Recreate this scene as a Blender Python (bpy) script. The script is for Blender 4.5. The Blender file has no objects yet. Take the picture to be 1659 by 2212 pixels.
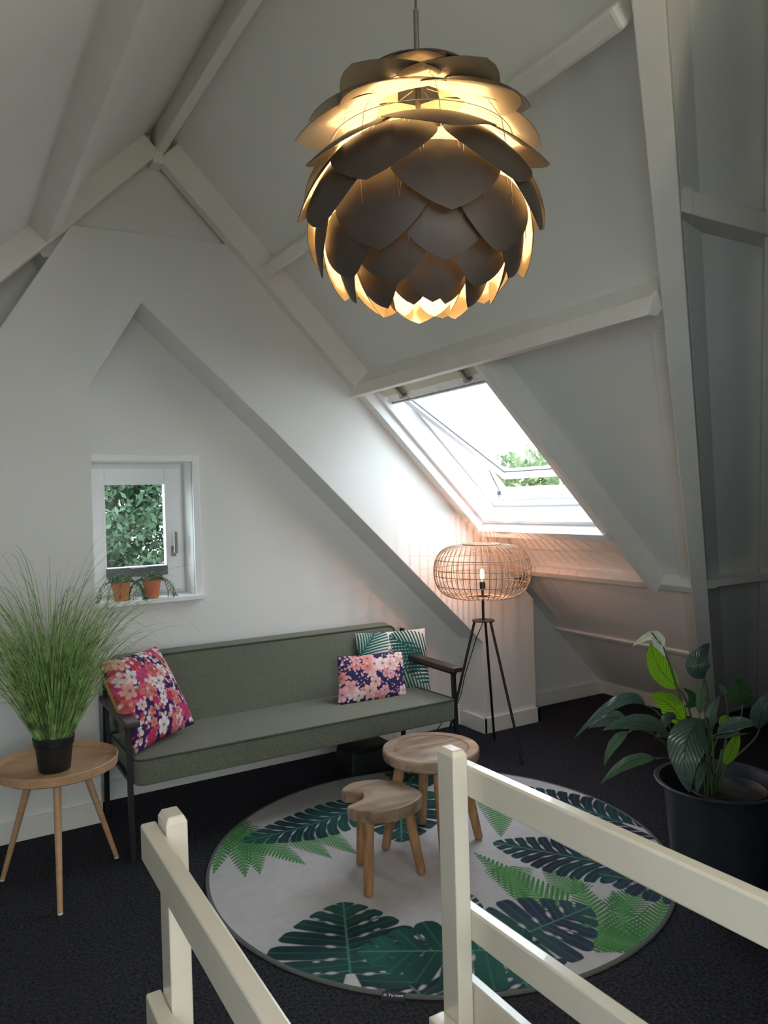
import bpy, bmesh, math, random
import numpy as np
from mathutils import Vector, Matrix
random.seed(7); RNG = np.random.default_rng(11)
SC = bpy.context.scene
COL = SC.collection
R2 = math.sqrt(2.0)

# ---------------------------------------------------------------- camera
cam_d = bpy.data.cameras.new('camera'); cam = bpy.data.objects.new('camera', cam_d); COL.objects.link(cam)
cam_d.sensor_fit = 'HORIZONTAL'; cam_d.sensor_width = 36.0; cam_d.lens = 1627.0 / 1659.0 * 36.0
cam_d.clip_start = 0.02; cam_d.clip_end = 200
_y, _p, _r = math.radians(30.834), math.radians(-0.907), math.radians(1.515)
fwd = Vector((math.sin(_y) * math.cos(_p), math.cos(_y) * math.cos(_p), math.sin(_p)))
rt = Vector((math.cos(_y), -math.sin(_y), 0)); dn = fwd.cross(rt)
rr = math.cos(_r) * rt + math.sin(_r) * dn; dd = -math.sin(_r) * rt + math.cos(_r) * dn
mw = Matrix((rr, -dd, -fwd)).transposed().to_4x4(); mw.translation = Vector((0, 0, 1.6))
cam.matrix_world = mw
SC.camera = cam

# ---------------------------------------------------------------- world, lights, exposure
SKY = 5.2
w = bpy.data.worlds.new('overcast_sky'); SC.world = w; w.use_nodes = True
bg = w.node_tree.nodes['Background']; bg.inputs[0].default_value = (0.80, 0.895, 1.0, 1); bg.inputs[1].default_value = SKY
SC.view_settings.view_transform = 'Standard'; SC.view_settings.look = 'None'
SC.view_settings.gamma = 1.0; SC.view_settings.use_curve_mapping = False
SC.view_settings.exposure = 0.90
SC.cycles.use_denoising = True
SC.cycles.max_bounces = 12; SC.cycles.diffuse_bounces = 8; SC.cycles.transparent_max_bounces = 12
SC.cycles.sample_clamp_indirect = 6.0
SC.cycles.caustics_reflective = False; SC.cycles.caustics_refractive = False

def portal(loc, nrm, sx, sy):
    l = bpy.data.lights.new('window_portal', 'AREA'); l.shape = 'RECTANGLE'; l.size = sx; l.size_y = sy
    l.cycles.is_portal = True
    o = bpy.data.objects.new('window_portal', l); COL.objects.link(o); o.location = loc
    o.rotation_euler = Vector(nrm).to_track_quat('-Z', 'Y').to_euler()
    return o

# ---------------------------------------------------------------- helpers
def S(u, y, K):            # point on the right roof slope: u runs down the slope, K = x + z
    return ((K + R2 * u) / 2, y, (K - R2 * u) / 2)
def S3(u, y, K):           # left roof slope: K = z - x, u = (x + z) / sqrt 2
    return ((R2 * u - K) / 2, y, (R2 * u + K) / 2)

def add_prism(bm, a, b):   # two matching loops of points -> closed solid
    va = [bm.verts.new(p) for p in a]; vb = [bm.verts.new(p) for p in b]
    n = len(a)
    bm.faces.new(va[::-1]); bm.faces.new(vb)
    for i in range(n):
        bm.faces.new((va[i], va[(i + 1) % n], vb[(i + 1) % n], vb[i]))
def add_box(bm, x0, x1, y0, y1, z0, z1):
    add_prism(bm, [(x0, y0, z0), (x1, y0, z0), (x1, y1, z0), (x0, y1, z0)], [(x0, y0, z1), (x1, y0, z1), (x1, y1, z1), (x0, y1, z1)])
def add_sbox(bm, u0, u1, y0, y1, K0, K1, f=S):
    add_prism(bm, [f(u0, y0, K0), f(u1, y0, K0), f(u1, y1, K0), f(u0, y1, K0)], [f(u0, y0, K1), f(u1, y0, K1), f(u1, y1, K1), f(u0, y1, K1)])
def frame_of(d):
    d = Vector(d).normalized(); h = Vector((0, 0, 1)) if abs(d.z) < 0.9 else Vector((1, 0, 0))
    a = d.cross(h).normalized(); return a, d.cross(a).normalized()
def add_tube(bm, pts, r, seg=8, caps=True):
    pts = [Vector(p) for p in pts]; rs = r if isinstance(r, (list, tuple)) else [r] * len(pts)
    rings = []; a = None
    for i, p in enumerate(pts):
        d = (pts[min(i + 1, len(pts) - 1)] - pts[max(i - 1, 0)])
        if d.length < 1e-9: d = Vector((0, 0, 1))
        d.normalize()
        if a is None: a, b = frame_of(d)
        else:
            a = (a - d * a.dot(d)); a = a.normalized() if a.length > 1e-6 else frame_of(d)[0]
            b = d.cross(a)
        rings.append([bm.verts.new(p + (a * math.cos(2 * math.pi * k / seg) + b * math.sin(2 * math.pi * k / seg)) * rs[i]) for k in range(seg)])
    for i in range(len(rings) - 1):
        for k in range(seg):
            bm.faces.new((rings[i][k], rings[i][(k + 1) % seg], rings[i + 1][(k + 1) % seg], rings[i + 1][k]))
    if caps: bm.faces.new(rings[0][::-1]); bm.faces.new(rings[-1])
def add_ring(bm, c, R, r, seg=48, sub=8):    # horizontal torus
    c = Vector(c); V = []
    for i in range(seg):
        t = 2 * math.pi * i / seg
        V.append([bm.verts.new(c + Vector((math.cos(t) * (R + r * math.cos(s)), math.sin(t) * (R + r * math.cos(s)), r * math.sin(s)))) for s in [2 * math.pi * k / sub for k in range(sub)]])
    for i in range(seg):
        for k in range(sub):
            bm.faces.new((V[i][k], V[(i + 1) % seg][k], V[(i + 1) % seg][(k + 1) % sub], V[i][(k + 1) % sub]))
def add_lathe(bm, c, prof, seg=48, close=True):   # prof: (r, z) list
    c = Vector(c); rings = []
    for r, z in prof:
        if r < 1e-6: rings.append([bm.verts.new(c + Vector((0, 0, z)))])
        else: rings.append([bm.verts.new(c + Vector((r * math.cos(2 * math.pi * k / seg), r * math.sin(2 * math.pi * k / seg), z))) for k in range(seg)])
    for A, B in zip(rings[:-1], rings[1:]):
        for k in range(seg):
            k2 = (k + 1) % seg
            if len(A) == 1 and len(B) == 1: continue
            if len(A) == 1: bm.faces.new((A[0], B[k2], B[k]))
            elif len(B) == 1: bm.faces.new((A[k], A[k2], B[0]))
            else: bm.faces.new((A[k], A[k2], B[k2], B[k]))

def build(name, bm, m, parent=None, bevel=0.0, smooth=False, mats=None, seg=2, world=True):
    bmesh.ops.recalc_face_normals(bm, faces=bm.faces) if not mats else None
    me = bpy.data.meshes.new(name); bm.to_mesh(me); bm.free()
    o = bpy.data.objects.new(name, me); COL.objects.link(o)
    for mm in (mats or [m]): me.materials.append(mm)
    if smooth:
        me.polygons.foreach_set('use_smooth', [True] * len(me.polygons))
        if smooth is not True: me.set_sharp_from_angle(angle=math.radians(smooth))
    if bevel:
        b = o.modifiers.new('bevel', 'BEVEL'); b.width = bevel; b.segments = seg; b.limit_method = 'ANGLE'; b.angle_limit = math.radians(40)
        b.harden_normals = False
    if parent is not None:
        o.parent = parent
        if world: o.matrix_parent_inverse = Matrix.Translation(parent_loc(parent)).inverted()
    return o
LOC = {}
def parent_loc(p):
    v = Vector((0, 0, 0))
    return LOC.get(p.name, v)
def tag(o, label=None, cat=None, group=None, kind=None):
    if label: o['label'] = label
    if cat: o['category'] = cat
    if group: o['group'] = group
    if kind: o['kind'] = kind
    return o
def thing(name, loc, label, cat, group=None, kind=None):
    o = bpy.data.objects.new(name, None); COL.objects.link(o); o.location = loc; o.empty_display_size = 0.1
    LOC[o.name] = Vector(loc)
    return tag(o, label, cat, group, kind)
def struct(name, bm, m, label=None, **k):
    o = build(name, bm, m, **k); o['kind'] = 'structure'
    if label: o['label'] = label
    return o
B = bmesh.new

# ---------------------------------------------------------------- materials
def mat(name, col, rough=0.6, metal=0.0, noise=None, amt=0.15, bump=0.0, bscale=200, spec=0.5, coat=0.0, sheen=0.0, trans=0.0, stretch=None, attr=None):
    m = bpy.data.materials.new(name); m.use_nodes = True; nt = m.node_tree; N = nt.nodes; L = nt.links
    p = N['Principled BSDF']; p.inputs['Roughness'].default_value = rough; p.inputs['Metallic'].default_value = metal
    p.inputs['Base Color'].default_value = (*col, 1); p.inputs['Specular IOR Level'].default_value = spec
    p.inputs['Coat Weight'].default_value = coat; p.inputs['Sheen Weight'].default_value = sheen
    tc = N.new('ShaderNodeTexCoord'); src = tc.outputs['Object']
    if stretch:
        mp = N.new('ShaderNodeMapping'); mp.inputs['Scale'].default_value = stretch; L.new(src, mp.inputs[0]); src = mp.outputs[0]
    if attr:
        a = N.new('ShaderNodeAttribute'); a.attribute_name = attr; L.new(a.outputs['Color'], p.inputs['Base Color'])
    elif noise:
        n = N.new('ShaderNodeTexNoise'); n.inputs['Scale'].default_value = noise; n.inputs['Detail'].default_value = 6; L.new(src, n.inputs['Vector'])
        r = N.new('ShaderNodeValToRGB'); r.color_ramp.elements[0].position = 0.3; r.color_ramp.elements[1].position = 0.7
        r.color_ramp.elements[0].color = (*[max(0, c * (1 - amt)) for c in col], 1); r.color_ramp.elements[1].color = (*[min(1, c * (1 + amt)) for c in col], 1)
        L.new(n.outputs['Fac'], r.inputs[0]); L.new(r.outputs[0], p.inputs['Base Color'])
    if bump:
        n2 = N.new('ShaderNodeTexNoise'); n2.inputs['Scale'].default_value = bscale; n2.inputs['Detail'].default_value = 3; L.new(src, n2.inputs['Vector'])
        b = N.new('ShaderNodeBump'); b.inputs['Strength'].default_value = bump; b.inputs['Distance'].default_value = 0.002
        L.new(n2.outputs['Fac'], b.inputs['Height']); L.new(b.outputs[0], p.inputs['Normal'])
    return m
M = {}
M['wall'] = mat('wall_paint', (0.79, 0.785, 0.765), 0.85, noise=3, amt=0.015, bump=0.15, bscale=120, spec=0.2)
M['deck'] = mat('ceiling_board_paint', (0.82, 0.82, 0.79), 0.8, noise=4, amt=0.015, bump=0.08, bscale=60, spec=0.25)
M['beam'] = mat('beam_paint', (0.80, 0.785, 0.74), 0.55, noise=8, amt=0.03, bump=0.25, bscale=35, spec=0.4)
M['trim'] = mat('trim_paint', (0.80, 0.79, 0.75), 0.5, noise=8, amt=0.02, bump=0.1, bscale=40)
M['frame'] = mat('window_white', (0.86, 0.87, 0.88), 0.35)
M['rail'] = mat('railing_paint', (0.62, 0.57, 0.47), 0.25, noise=6, amt=0.03, bump=0.3, bscale=45, coat=0.5)
M['black_metal'] = mat('black_metal', (0.018, 0.018, 0.02), 0.45, metal=0.3, bump=0.05)
M['brown_arm'] = mat('arm_wood', (0.045, 0.028, 0.024), 0.42, noise=14, amt=0.3, stretch=(3, 0.5, 3))
M['beech'] = mat('beech_wood', (0.50, 0.30, 0.17), 0.5, noise=9, amt=0.14, stretch=(1, 6, 6), bump=0.05)
M['oak_leg'] = mat('table_leg_wood', (0.36, 0.19, 0.085), 0.5, noise=12, amt=0.3, stretch=(4, 4, 0.7), bump=0.1, bscale=40)
M['sofa'] = mat('sofa_fabric', (0.150, 0.160, 0.120), 0.95, noise=260, amt=0.35, bump=0.5, bscale=420, spec=0.1, sheen=0.2)
M['sofa_piping'] = mat('sofa_piping', (0.075, 0.088, 0.066), 0.95, noise=200, amt=0.3, spec=0.1)
M['mustard'] = mat('mustard_cotton', (0.55, 0.33, 0.06), 0.9, noise=80, amt=0.12, spec=0.1)
M['pattern'] = mat('printed_cotton', (1, 1, 1), 0.9, attr='print', bump=0.25, bscale=500, spec=0.1)
M['rugprint'] = mat('rug_print', (1, 1, 1), 0.8, attr='print', bump=0.15, bscale=300, spec=0.15)
M['rugedge'] = mat('rug_edge', (0.10, 0.11, 0.10), 0.9)
M['pot_black'] = mat('black_plastic', (0.012, 0.012, 0.014), 0.5, bump=0.1, bscale=90)
M['pot_big'] = mat('dark_planter', (0.022, 0.025, 0.034), 0.42, noise=30, amt=0.15)
M['soil'] = mat('soil', (0.02, 0.014, 0.01), 1, noise=60, amt=0.5, bump=1.0, bscale=80)
M['terracotta'] = mat('terracotta', (0.62, 0.20, 0.10), 0.8, noise=25, amt=0.1)
M['cane'] = mat('cane', (0.38, 0.27, 0.18), 0.55, noise=40, amt=0.25)
M['grass'] = mat('grass_blade', (0.24, 0.38, 0.12), 0.5, noise=22, amt=0.75, spec=0.3)
M['vine'] = mat('vine_leaf', (0.07, 0.16, 0.075), 0.5, noise=50, amt=0.5)
M['steel'] = mat('brushed_steel', (0.30, 0.28, 0.25), 0.35, metal=0.9)
M['wire'] = mat('wire', (0.75, 0.65, 0.5), 0.3, metal=0.8)
M['grey_plastic'] = mat('grey_plastic', (0.12, 0.13, 0.15), 0.4)
M['lav'] = mat('petal_outside', (0.060, 0.045, 0.036), 0.48, metal=0.2, noise=18, amt=0.12)
M['petal_in'] = mat('petal_inside', (0.80, 0.66, 0.44), 0.55)
M['stem'] = mat('stem', (0.05, 0.09, 0.03), 0.6)
M['bark'] = mat('bark', (0.10, 0.07, 0.05), 0.95, noise=8, amt=0.4)

def carpet():
    m = bpy.data.materials.new('loop_carpet'); m.use_nodes = True; nt = m.node_tree; N = nt.nodes; L = nt.links; p = N['Principled BSDF']
    p.inputs['Roughness'].default_value = 0.95; p.inputs['Specular IOR Level'].default_value = 0.1
    tc = N.new('ShaderNodeTexCoord'); v = N.new('ShaderNodeTexVoronoi'); v.inputs['Scale'].default_value = 150; L.new(tc.outputs['Object'], v.inputs['Vector'])
    n = N.new('ShaderNodeTexNoise'); n.inputs['Scale'].default_value = 90; n.inputs['Detail'].default_value = 2; L.new(tc.outputs['Object'], n.inputs['Vector'])
    r = N.new('ShaderNodeValToRGB'); e = r.color_ramp.elements
    e[0].position = 0.3; e[0].color = (0.010, 0.010, 0.013, 1); e[1].position = 0.72; e[1].color = (0.050, 0.053, 0.066, 1)
    L.new(n.outputs['Fac'], r.inputs[0]); L.new(r.outputs[0], p.inputs['Base Color'])
    b = N.new('ShaderNodeBump'); b.inputs['Strength'].default_value = 0.9; b.inputs['Distance'].default_value = 0.004; b.invert = True
    L.new(v.outputs['Distance'], b.inputs['Height']); L.new(b.outputs[0], p.inputs['Normal'])
    return m
M['carpet'] = carpet()
def wood_top():
    m = bpy.data.materials.new('mango_wood'); m.use_nodes = True; nt = m.node_tree; N = nt.nodes; L = nt.links; p = N['Principled BSDF']
    p.inputs['Roughness'].default_value = 0.42
    tc = N.new('ShaderNodeTexCoord'); mp = N.new('ShaderNodeMapping'); mp.inputs['Scale'].default_value = (2.2, 9, 9); mp.inputs['Rotation'].default_value = (0, 0, 0.9)
    L.new(tc.outputs['Object'], mp.inputs[0])
    n = N.new('ShaderNodeTexNoise'); n.inputs['Scale'].default_value = 1.6; n.inputs['Detail'].default_value = 5; n.inputs['Distortion'].default_value = 1.2; L.new(mp.outputs[0], n.inputs['Vector'])
    r = N.new('ShaderNodeValToRGB'); e = r.color_ramp.elements
    e[0].position = 0.33; e[0].color = (0.19, 0.115, 0.072, 1); e[1].position = 0.68; e[1].color = (0.41, 0.30, 0.22, 1)
    L.new(n.outputs['Fac'], r.inputs[0]); L.new(r.outputs[0], p.inputs['Base Color'])
    return m
M['mango'] = wood_top()
def leafmat(name, c1, c2, rough=0.35, stripes=70.0, trans=0.25):
    m = bpy.data.materials.new(name); m.use_nodes = True; nt = m.node_tree; N = nt.nodes; L = nt.links; p = N['Principled BSDF']
    p.inputs['Roughness'].default_value = rough
    uv = N.new('ShaderNodeUVMap'); uv.uv_map = 'UVMap'; sp = N.new('ShaderNodeSeparateXYZ'); L.new(uv.outputs[0], sp.inputs[0])
    ab = N.new('ShaderNodeMath'); ab.operation = 'ABSOLUTE'; L.new(sp.outputs['Y'], ab.inputs[0])
    k = N.new('ShaderNodeMath'); k.operation = 'MULTIPLY_ADD'; k.inputs[1].default_value = -0.35; L.new(ab.outputs[0], k.inputs[0]); L.new(sp.outputs['X'], k.inputs[2])
    s = N.new('ShaderNodeMath'); s.operation = 'MULTIPLY'; s.inputs[1].default_value = stripes; L.new(k.outputs[0], s.inputs[0])
    si = N.new('ShaderNodeMath'); si.operation = 'SINE'; L.new(s.outputs[0], si.inputs[0])
    h = N.new('ShaderNodeMath'); h.operation = 'MULTIPLY_ADD'; h.inputs[1].default_value = 0.5; h.inputs[2].default_value = 0.5; L.new(si.outputs[0], h.inputs[0])
    rib = N.new('ShaderNodeMath'); rib.operation = 'LESS_THAN'; rib.inputs[1].default_value = 0.035; L.new(ab.outputs[0], rib.inputs[0])
    mx = N.new('ShaderNodeMixRGB'); mx.inputs[1].default_value = (*c1, 1); mx.inputs[2].default_value = (*c2, 1); L.new(h.outputs[0], mx.inputs[0])
    mx2 = N.new('ShaderNodeMixRGB'); mx2.inputs[2].default_value = (*[c * 0.5 for c in c1], 1); L.new(mx.outputs[0], mx2.inputs[1]); L.new(rib.outputs[0], mx2.inputs[0])
    L.new(mx2.outputs[0], p.inputs['Base Color'])
    b = N.new('ShaderNodeBump'); b.inputs['Strength'].default_value = 0.6; b.inputs['Distance'].default_value = 0.003; L.new(h.outputs[0], b.inputs['Height']); L.new(b.outputs[0], p.inputs['Normal'])
    if trans:
        t = N.new('ShaderNodeBsdfTranslucent'); L.new(mx2.outputs[0], t.inputs[0]); ms = N.new('ShaderNodeMixShader'); ms.inputs[0].default_value = trans
        L.new(p.outputs[0], ms.inputs[1]); L.new(t.outputs[0], ms.inputs[2]); L.new(ms.outputs[0], N['Material Output'].inputs[0])
    return m
M['leaf_bright'] = leafmat('lily_leaf_bright', (0.12, 0.30, 0.01), (0.26, 0.50, 0.03), 0.45, trans=0.5)
M['leaf_dark'] = leafmat('lily_leaf_dark', (0.045, 0.085, 0.06), (0.085, 0.14, 0.11), 0.3, trans=0.1)
M['leaf_mid'] = leafmat('lily_leaf_mid', (0.05, 0.12, 0.05), (0.10, 0.19, 0.10), 0.38, trans=0.2)
M['leaf_deep'] = leafmat('lily_leaf_deep', (0.012, 0.06, 0.008), (0.03, 0.11, 0.015), 0.5, trans=0.3)
M['spathe'] = leafmat('spathe_white', (0.62, 0.68, 0.48), (0.78, 0.80, 0.68), 0.5, stripes=30, trans=0.3)
def foliage(name, c1, c2):
    m = bpy.data.materials.new(name); m.use_nodes = True; nt = m.node_tree; N = nt.nodes; L = nt.links; p = N['Principled BSDF']
    p.inputs['Roughness'].default_value = 0.7; p.inputs['Specular IOR Level'].default_value = 0.2
    tc = N.new('ShaderNodeTexCoord'); n = N.new('ShaderNodeTexNoise'); n.inputs['Scale'].default_value = 1.6; n.inputs['Detail'].default_value = 8; L.new(tc.outputs['Object'], n.inputs['Vector'])
    r = N.new('ShaderNodeValToRGB'); e = r.color_ramp.elements; e[0].position = 0.38; e[0].color = (*c1, 1); e[1].position = 0.62; e[1].color = (*c2, 1)
    L.new(n.outputs['Fac'], r.inputs[0]); L.new(r.outputs[0], p.inputs['Base Color'])
    t = N.new('ShaderNodeBsdfTranslucent'); L.new(r.outputs[0], t.inputs[0]); ms = N.new('ShaderNodeMixShader'); ms.inputs[0].default_value = 0.35
    L.new(p.outputs[0], ms.inputs[1]); L.new(t.outputs[0], ms.inputs[2]); L.new(ms.outputs[0], N['Material Output'].inputs[0])
    return m
M['fol1'] = foliage('foliage_grey_green', (0.045, 0.085, 0.045), (0.14, 0.21, 0.13))
M['fol2'] = foliage('foliage_yellow_green', (0.11, 0.16, 0.07), (0.25, 0.31, 0.16))
M['lawn'] = mat('lawn', (0.03, 0.06, 0.02), 1, noise=2, amt=0.4)
def glass():
    m = bpy.data.materials.new('clear_glass'); m.use_nodes = True; nt = m.node_tree; N = nt.nodes; L = nt.links
    N.remove(N['Principled BSDF']); t = N.new('ShaderNodeBsdfTransparent'); t.inputs[0].default_value = (0.95, 0.97, 0.96, 1)
    g = N.new('ShaderNodeBsdfGlossy'); g.inputs['Roughness'].default_value = 0.02; ms = N.new('ShaderNodeMixShader')
    ms.inputs[0].default_value = 0.018
    L.new(t.outputs[0], ms.inputs[1]); L.new(g.outputs[0], ms.inputs[2]); L.new(ms.outputs[0], N['Material Output'].inputs[0]); return m
M['glass'] = glass()
def emit(name, col, s):
    m = bpy.data.materials.new(name); m.use_nodes = True; p = m.node_tree.nodes['Principled BSDF']
    p.inputs['Base Color'].default_value = (*col, 1); p.inputs['Emission Color'].default_value = (*col, 1); p.inputs['Emission Strength'].default_value = s; return m

# ================================================================ STRUCTURE
OUT = 0.28
KD = 4.67; K3 = 2.53
HY0, HY1, HU0, HU1 = 2.885, 3.97, -0.02, 1.205     # skylight opening
# floor with the stairwell opening
bm = B()
SX0, SX1, SY0, SY1 = 0.41, 1.03, -1.3, 1.38
add_box(bm, -3.2, SX0, -2.6, 4.4, -0.15, 0); add_box(bm, SX1, 6.3, -2.6, 4.4, -0.15, 0)
add_box(bm, SX0, SX1, SY1, 4.4, -0.15, 0); add_box(bm, SX0, SX1, -2.6, SY0, -0.15, 0)
struct('floor', bm, M['carpet'], 'charcoal loop pile carpet floor')
bm = B()
add_box(bm, SX0 - .05, SX0, SY0 - .05, SY1 + .05, -1.6, -.15); add_box(bm, SX1, SX1 + .05, SY0 - .05, SY1 + .05, -1.6, -.15)
add_box(bm, SX0 - .05, SX1 + .05, SY0 - .05, SY0, -1.6, -.15); add_box(bm, SX0 - .05, SX1 + .05, SY1, SY1 + .05, -1.6, -.15)
add_box(bm, SX0 - .05, SX1 + .05, SY0 - .05, SY1 + .05, -1.65, -1.6)
struct('wall_stairwell', bm, M['wall'], 'white walls of the stair opening')
# right roof slope with the skylight hole, bounded by the valley on the camera side
def vy(u, K):  # valley line: y = (x + .33) / 1.45
    return (S(u, 0, K)[0] + 0.35) / 1.481 - 0.06
bm = B()
def spoly(bm, poly, K=KD, out=OUT, f=S):
    add_prism(bm, [f(u, y, K) for u, y in poly], [f(u, y, K + out) for u, y in poly])
UR = (1.07 - 3.6) / R2 - 0.05; UE = 4.67 / R2 + 0.02; YG = 4.6
spoly(bm, [(UR, vy(UR, KD)), (HU0, vy(HU0, KD)), (HU0, YG), (UR, YG)])
spoly(bm, [(HU1, vy(HU1, KD)), (UE, vy(UE, KD)), (UE, YG), (HU1, YG)])
spoly(bm, [(HU0, HY1), (HU1, HY1), (HU1, YG), (HU0, YG)])
spoly(bm, [(HU0, vy(HU0, KD)), (HU1, vy(HU1, KD)), (HU1, HY0), (HU0, HY0)])
struct('ceiling', bm, M['deck'], 'white sloping roof panels around the skylight')
# slope beyond the valley rafter
def P2(x, z, off=0.0): return (x, (5.02 + off - z) / 1.481, z)
bm = B()
a = [P2(1.05, 3.66), P2(6.2, 3.66), P2(6.2, -0.1), P2(4.81, -0.1)]
a = [a[3], a[2], a[1], a[0]]
add_prism(bm, a, [(x, y + 0.3, z + 0.02) for x, y, z in a])
struct('ceiling.001', bm, M['deck'], 'shaded roof slope right of the valley rafter')
# left slope with the opening of the added rear skylight, behind the viewpoint
bm = B()
U3R = (1.07 + 3.6) / R2 + 0.03; U3E = (-2.6 - 0.07) / R2
LH = (0.35, 1.9, -1.75, -0.15)      # u0,u1,y0,y1
def lp(poly): spoly(bm, poly, K3, 0.25, S3)
lp([(-1.3, -2.7), (LH[0], -2.7), (LH[0], YG), (-1.3, YG)]); lp([(LH[1], -2.7), (U3R, -2.7), (U3R, YG), (LH[1], YG)])
lp([(LH[0], -2.7), (LH[1], -2.7), (LH[1], LH[2]), (LH[0], LH[2])]); lp([(LH[0], LH[3]), (LH[1], LH[3]), (LH[1], YG), (LH[0], YG)])
struct('ceiling.002', bm, M['deck'], 'white roof slope on the left of the ridge')
bm = B(); add_box(bm, 1.0, 6.3, -2.7, 0.99, 3.6, 3.75); struct('ceiling.003', bm, M['deck'], 'flat ceiling over the side wing')
# walls
bm = B(); add_box(bm, -1.35, -1.2, -2.7, 4.6, 0, 1.4); struct('wall_left', bm, M['wall'])
bm = B(); add_box(bm, 6.0, 6.2, -2.7, 3.7, 0, 3.7); struct('wall_right', bm, M['wall'])
bm = B(); BWX = (-0.9, 0.9); BWZ = (0.9, 2.3)
add_box(bm, -1.4, BWX[0], -2.75, -2.6, 0, 3.8); add_box(bm, BWX[1], 6.2, -2.75, -2.6, 0, 3.8); add_box(bm, BWX[0], BWX[1], -2.75, -2.6, 0, BWZ[0]); add_box(bm, BWX[0], BWX[1], -2.75, -2.6, BWZ[1], 3.8)
struct('wall_back', bm, M['wall'])
bm = B(); add_box(bm, 1.75, 1.85, -2.65, 0.90, 0, 3.65); struct('added_partition', bm, M['wall'])  # unseen wall added to keep rear window light off the right wing
# gable wall with window opening
WX0, WX1, WZ0, WZ1 = 0.735, 1.287, 1.075, 1.852
GY = 4.32
bm = B()
def gp(poly, y0=GY, y1=4.62): add_prism(bm, [(x, y0, z) for x, z in poly], [(x, y1, z) for x, z in poly])
gp([(-1.4, 0), (WX0, 0), (WX0, 3.4), (-1.4, 1.3)])
gp([(WX0, 0), (WX1, 0), (WX1, WZ0), (WX0, WZ0)])
gp([(WX0, WZ1), (WX1, WZ1), (WX1, 3.5), (1.07, 3.75), (WX0, 3.4)])
gp([(WX1, 0), (4.8, 0), (4.8, 0.05), (WX1, 3.55)])
struct('wall_gable', bm, M['wall'], 'white gable wall with the small window')
# thick front layer of the gable wall: house-shaped niche behind the sofa, ends in the pillar on the right
FY = 4.04
bm = B()
outl = [(-1.22, 0), (0.69, 0), (0.69, 2.215), (0.965, 2.668), (1.685, 2.022), (3.167, 0.615), (3.167, 0), (3.63, 0), (3.625, 0.872), (1.45, 3.045), (0.63, 3.02), (0.59, 2.95)]
gp(outl, FY, 4.33)
struct('wall_niche', bm, M['wall'], 'thick white wall layer with a gabled niche around the sofa', bevel=0.004)
bm = B(); gp([(0.50, 2.85), (1.5, 2.95), (1.44, 3.25), (1.07, 3.6), (0.44, 2.97)], 4.075, 4.33); struct('wall_gable_top', bm, M['wall'])

# beams
def beam(n, bm, label, bev=0.004): return struct('trim_%d' % n, bm, M['beam'], label, bevel=bev)
bm = B(); add_sbox(bm, -1.66, 1.70, 3.972, 4.042, 4.475, KD + .02); beam(1, bm, 'white rafter along the right side of the gable wall')
bm = B(); add_sbox(bm, 1.35, 3.19, 3.97, 4.04, 2.375, K3 + .02, S3); beam(2, bm, 'white rafter along the left side of the gable wall')
bm = B(); add_box(bm, 1.045, 1.095, -2.6, 4.1, 3.447, 3.62); beam(3, bm, 'white ridge beam')
bm = B(); add_box(bm, 1.03, 1.085, 3.968, 4.08, 3.385, 3.47); beam(4, bm, 'short block where the rafters meet under the ridge', 0.002)
bm = B(); add_sbox(bm, 2.40, 2.49, -2.6, 4.0, 2.385, K3 + .02, S3); beam(5, bm, 'broad white purlin on the left roof slope', 0.006)
def vyin(u, K): return (S(u, 0, K)[0] + 0.40) / 1.49
bm = B(); add_sbox(bm, -0.925, -0.858, 1.41, 4.0, 4.485, KD + .02); beam(6, bm, 'upper white purlin passing behind the pendant lamp', 0.012)
bm = B()
pu = [(-0.068, 4.50), (-0.035, 4.405), (0.0, 4.45), (0.0, KD + .02), (-0.068, KD + .02)]
add_prism(bm, [S(u, 1.80, K) for u, K in pu], [S(u, 4.05, K) for u, K in pu]); beam(7, bm, 'middle white purlin above the skylight')
bm = B(); add_sbox(bm, 1.69, 1.742, 2.60, 4.33, 4.566, KD + .02); beam(8, bm, 'lower white purlin below the skylight')
bm = B(); add_sbox(bm, 2.468, 2.50, 2.95, 4.33, 4.645, KD + .02); beam(9, bm, 'thin white batten above the low roof panel', 0.002)
bm = B(); add_sbox(bm, -0.02, 1.70, 2.83, 2.865, 4.485, KD + .02); beam(10, bm, 'white rafter along the right side of the skylight')
# valley rafter
d = Vector((1.0, 0.675, -1.0)); a0 = Vector((1.612, 1.365, 2.888))
top = a0 - d * 0.75; bot = a0 + d * 2.86
side = Vector((0.675, -1.0, 0)).normalized()
nrm = d.cross(side).normalized()
if nrm.dot(Vector((1, 1, 1))) < 0: nrm = -nrm
def valley(p, w0, w1, h0, h1): return [p + side * w0 + nrm * h0, p + side * w1 + nrm * h0, p + side * w1 + nrm * h1, p + side * w0 + nrm * h1]
bm = B(); add_prism(bm, valley(top, 0, 0.082, 0, 0.26), valley(bot, 0, 0.082, 0, 0.26)); beam(11, bm, 'tall white valley rafter on the right')
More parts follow.
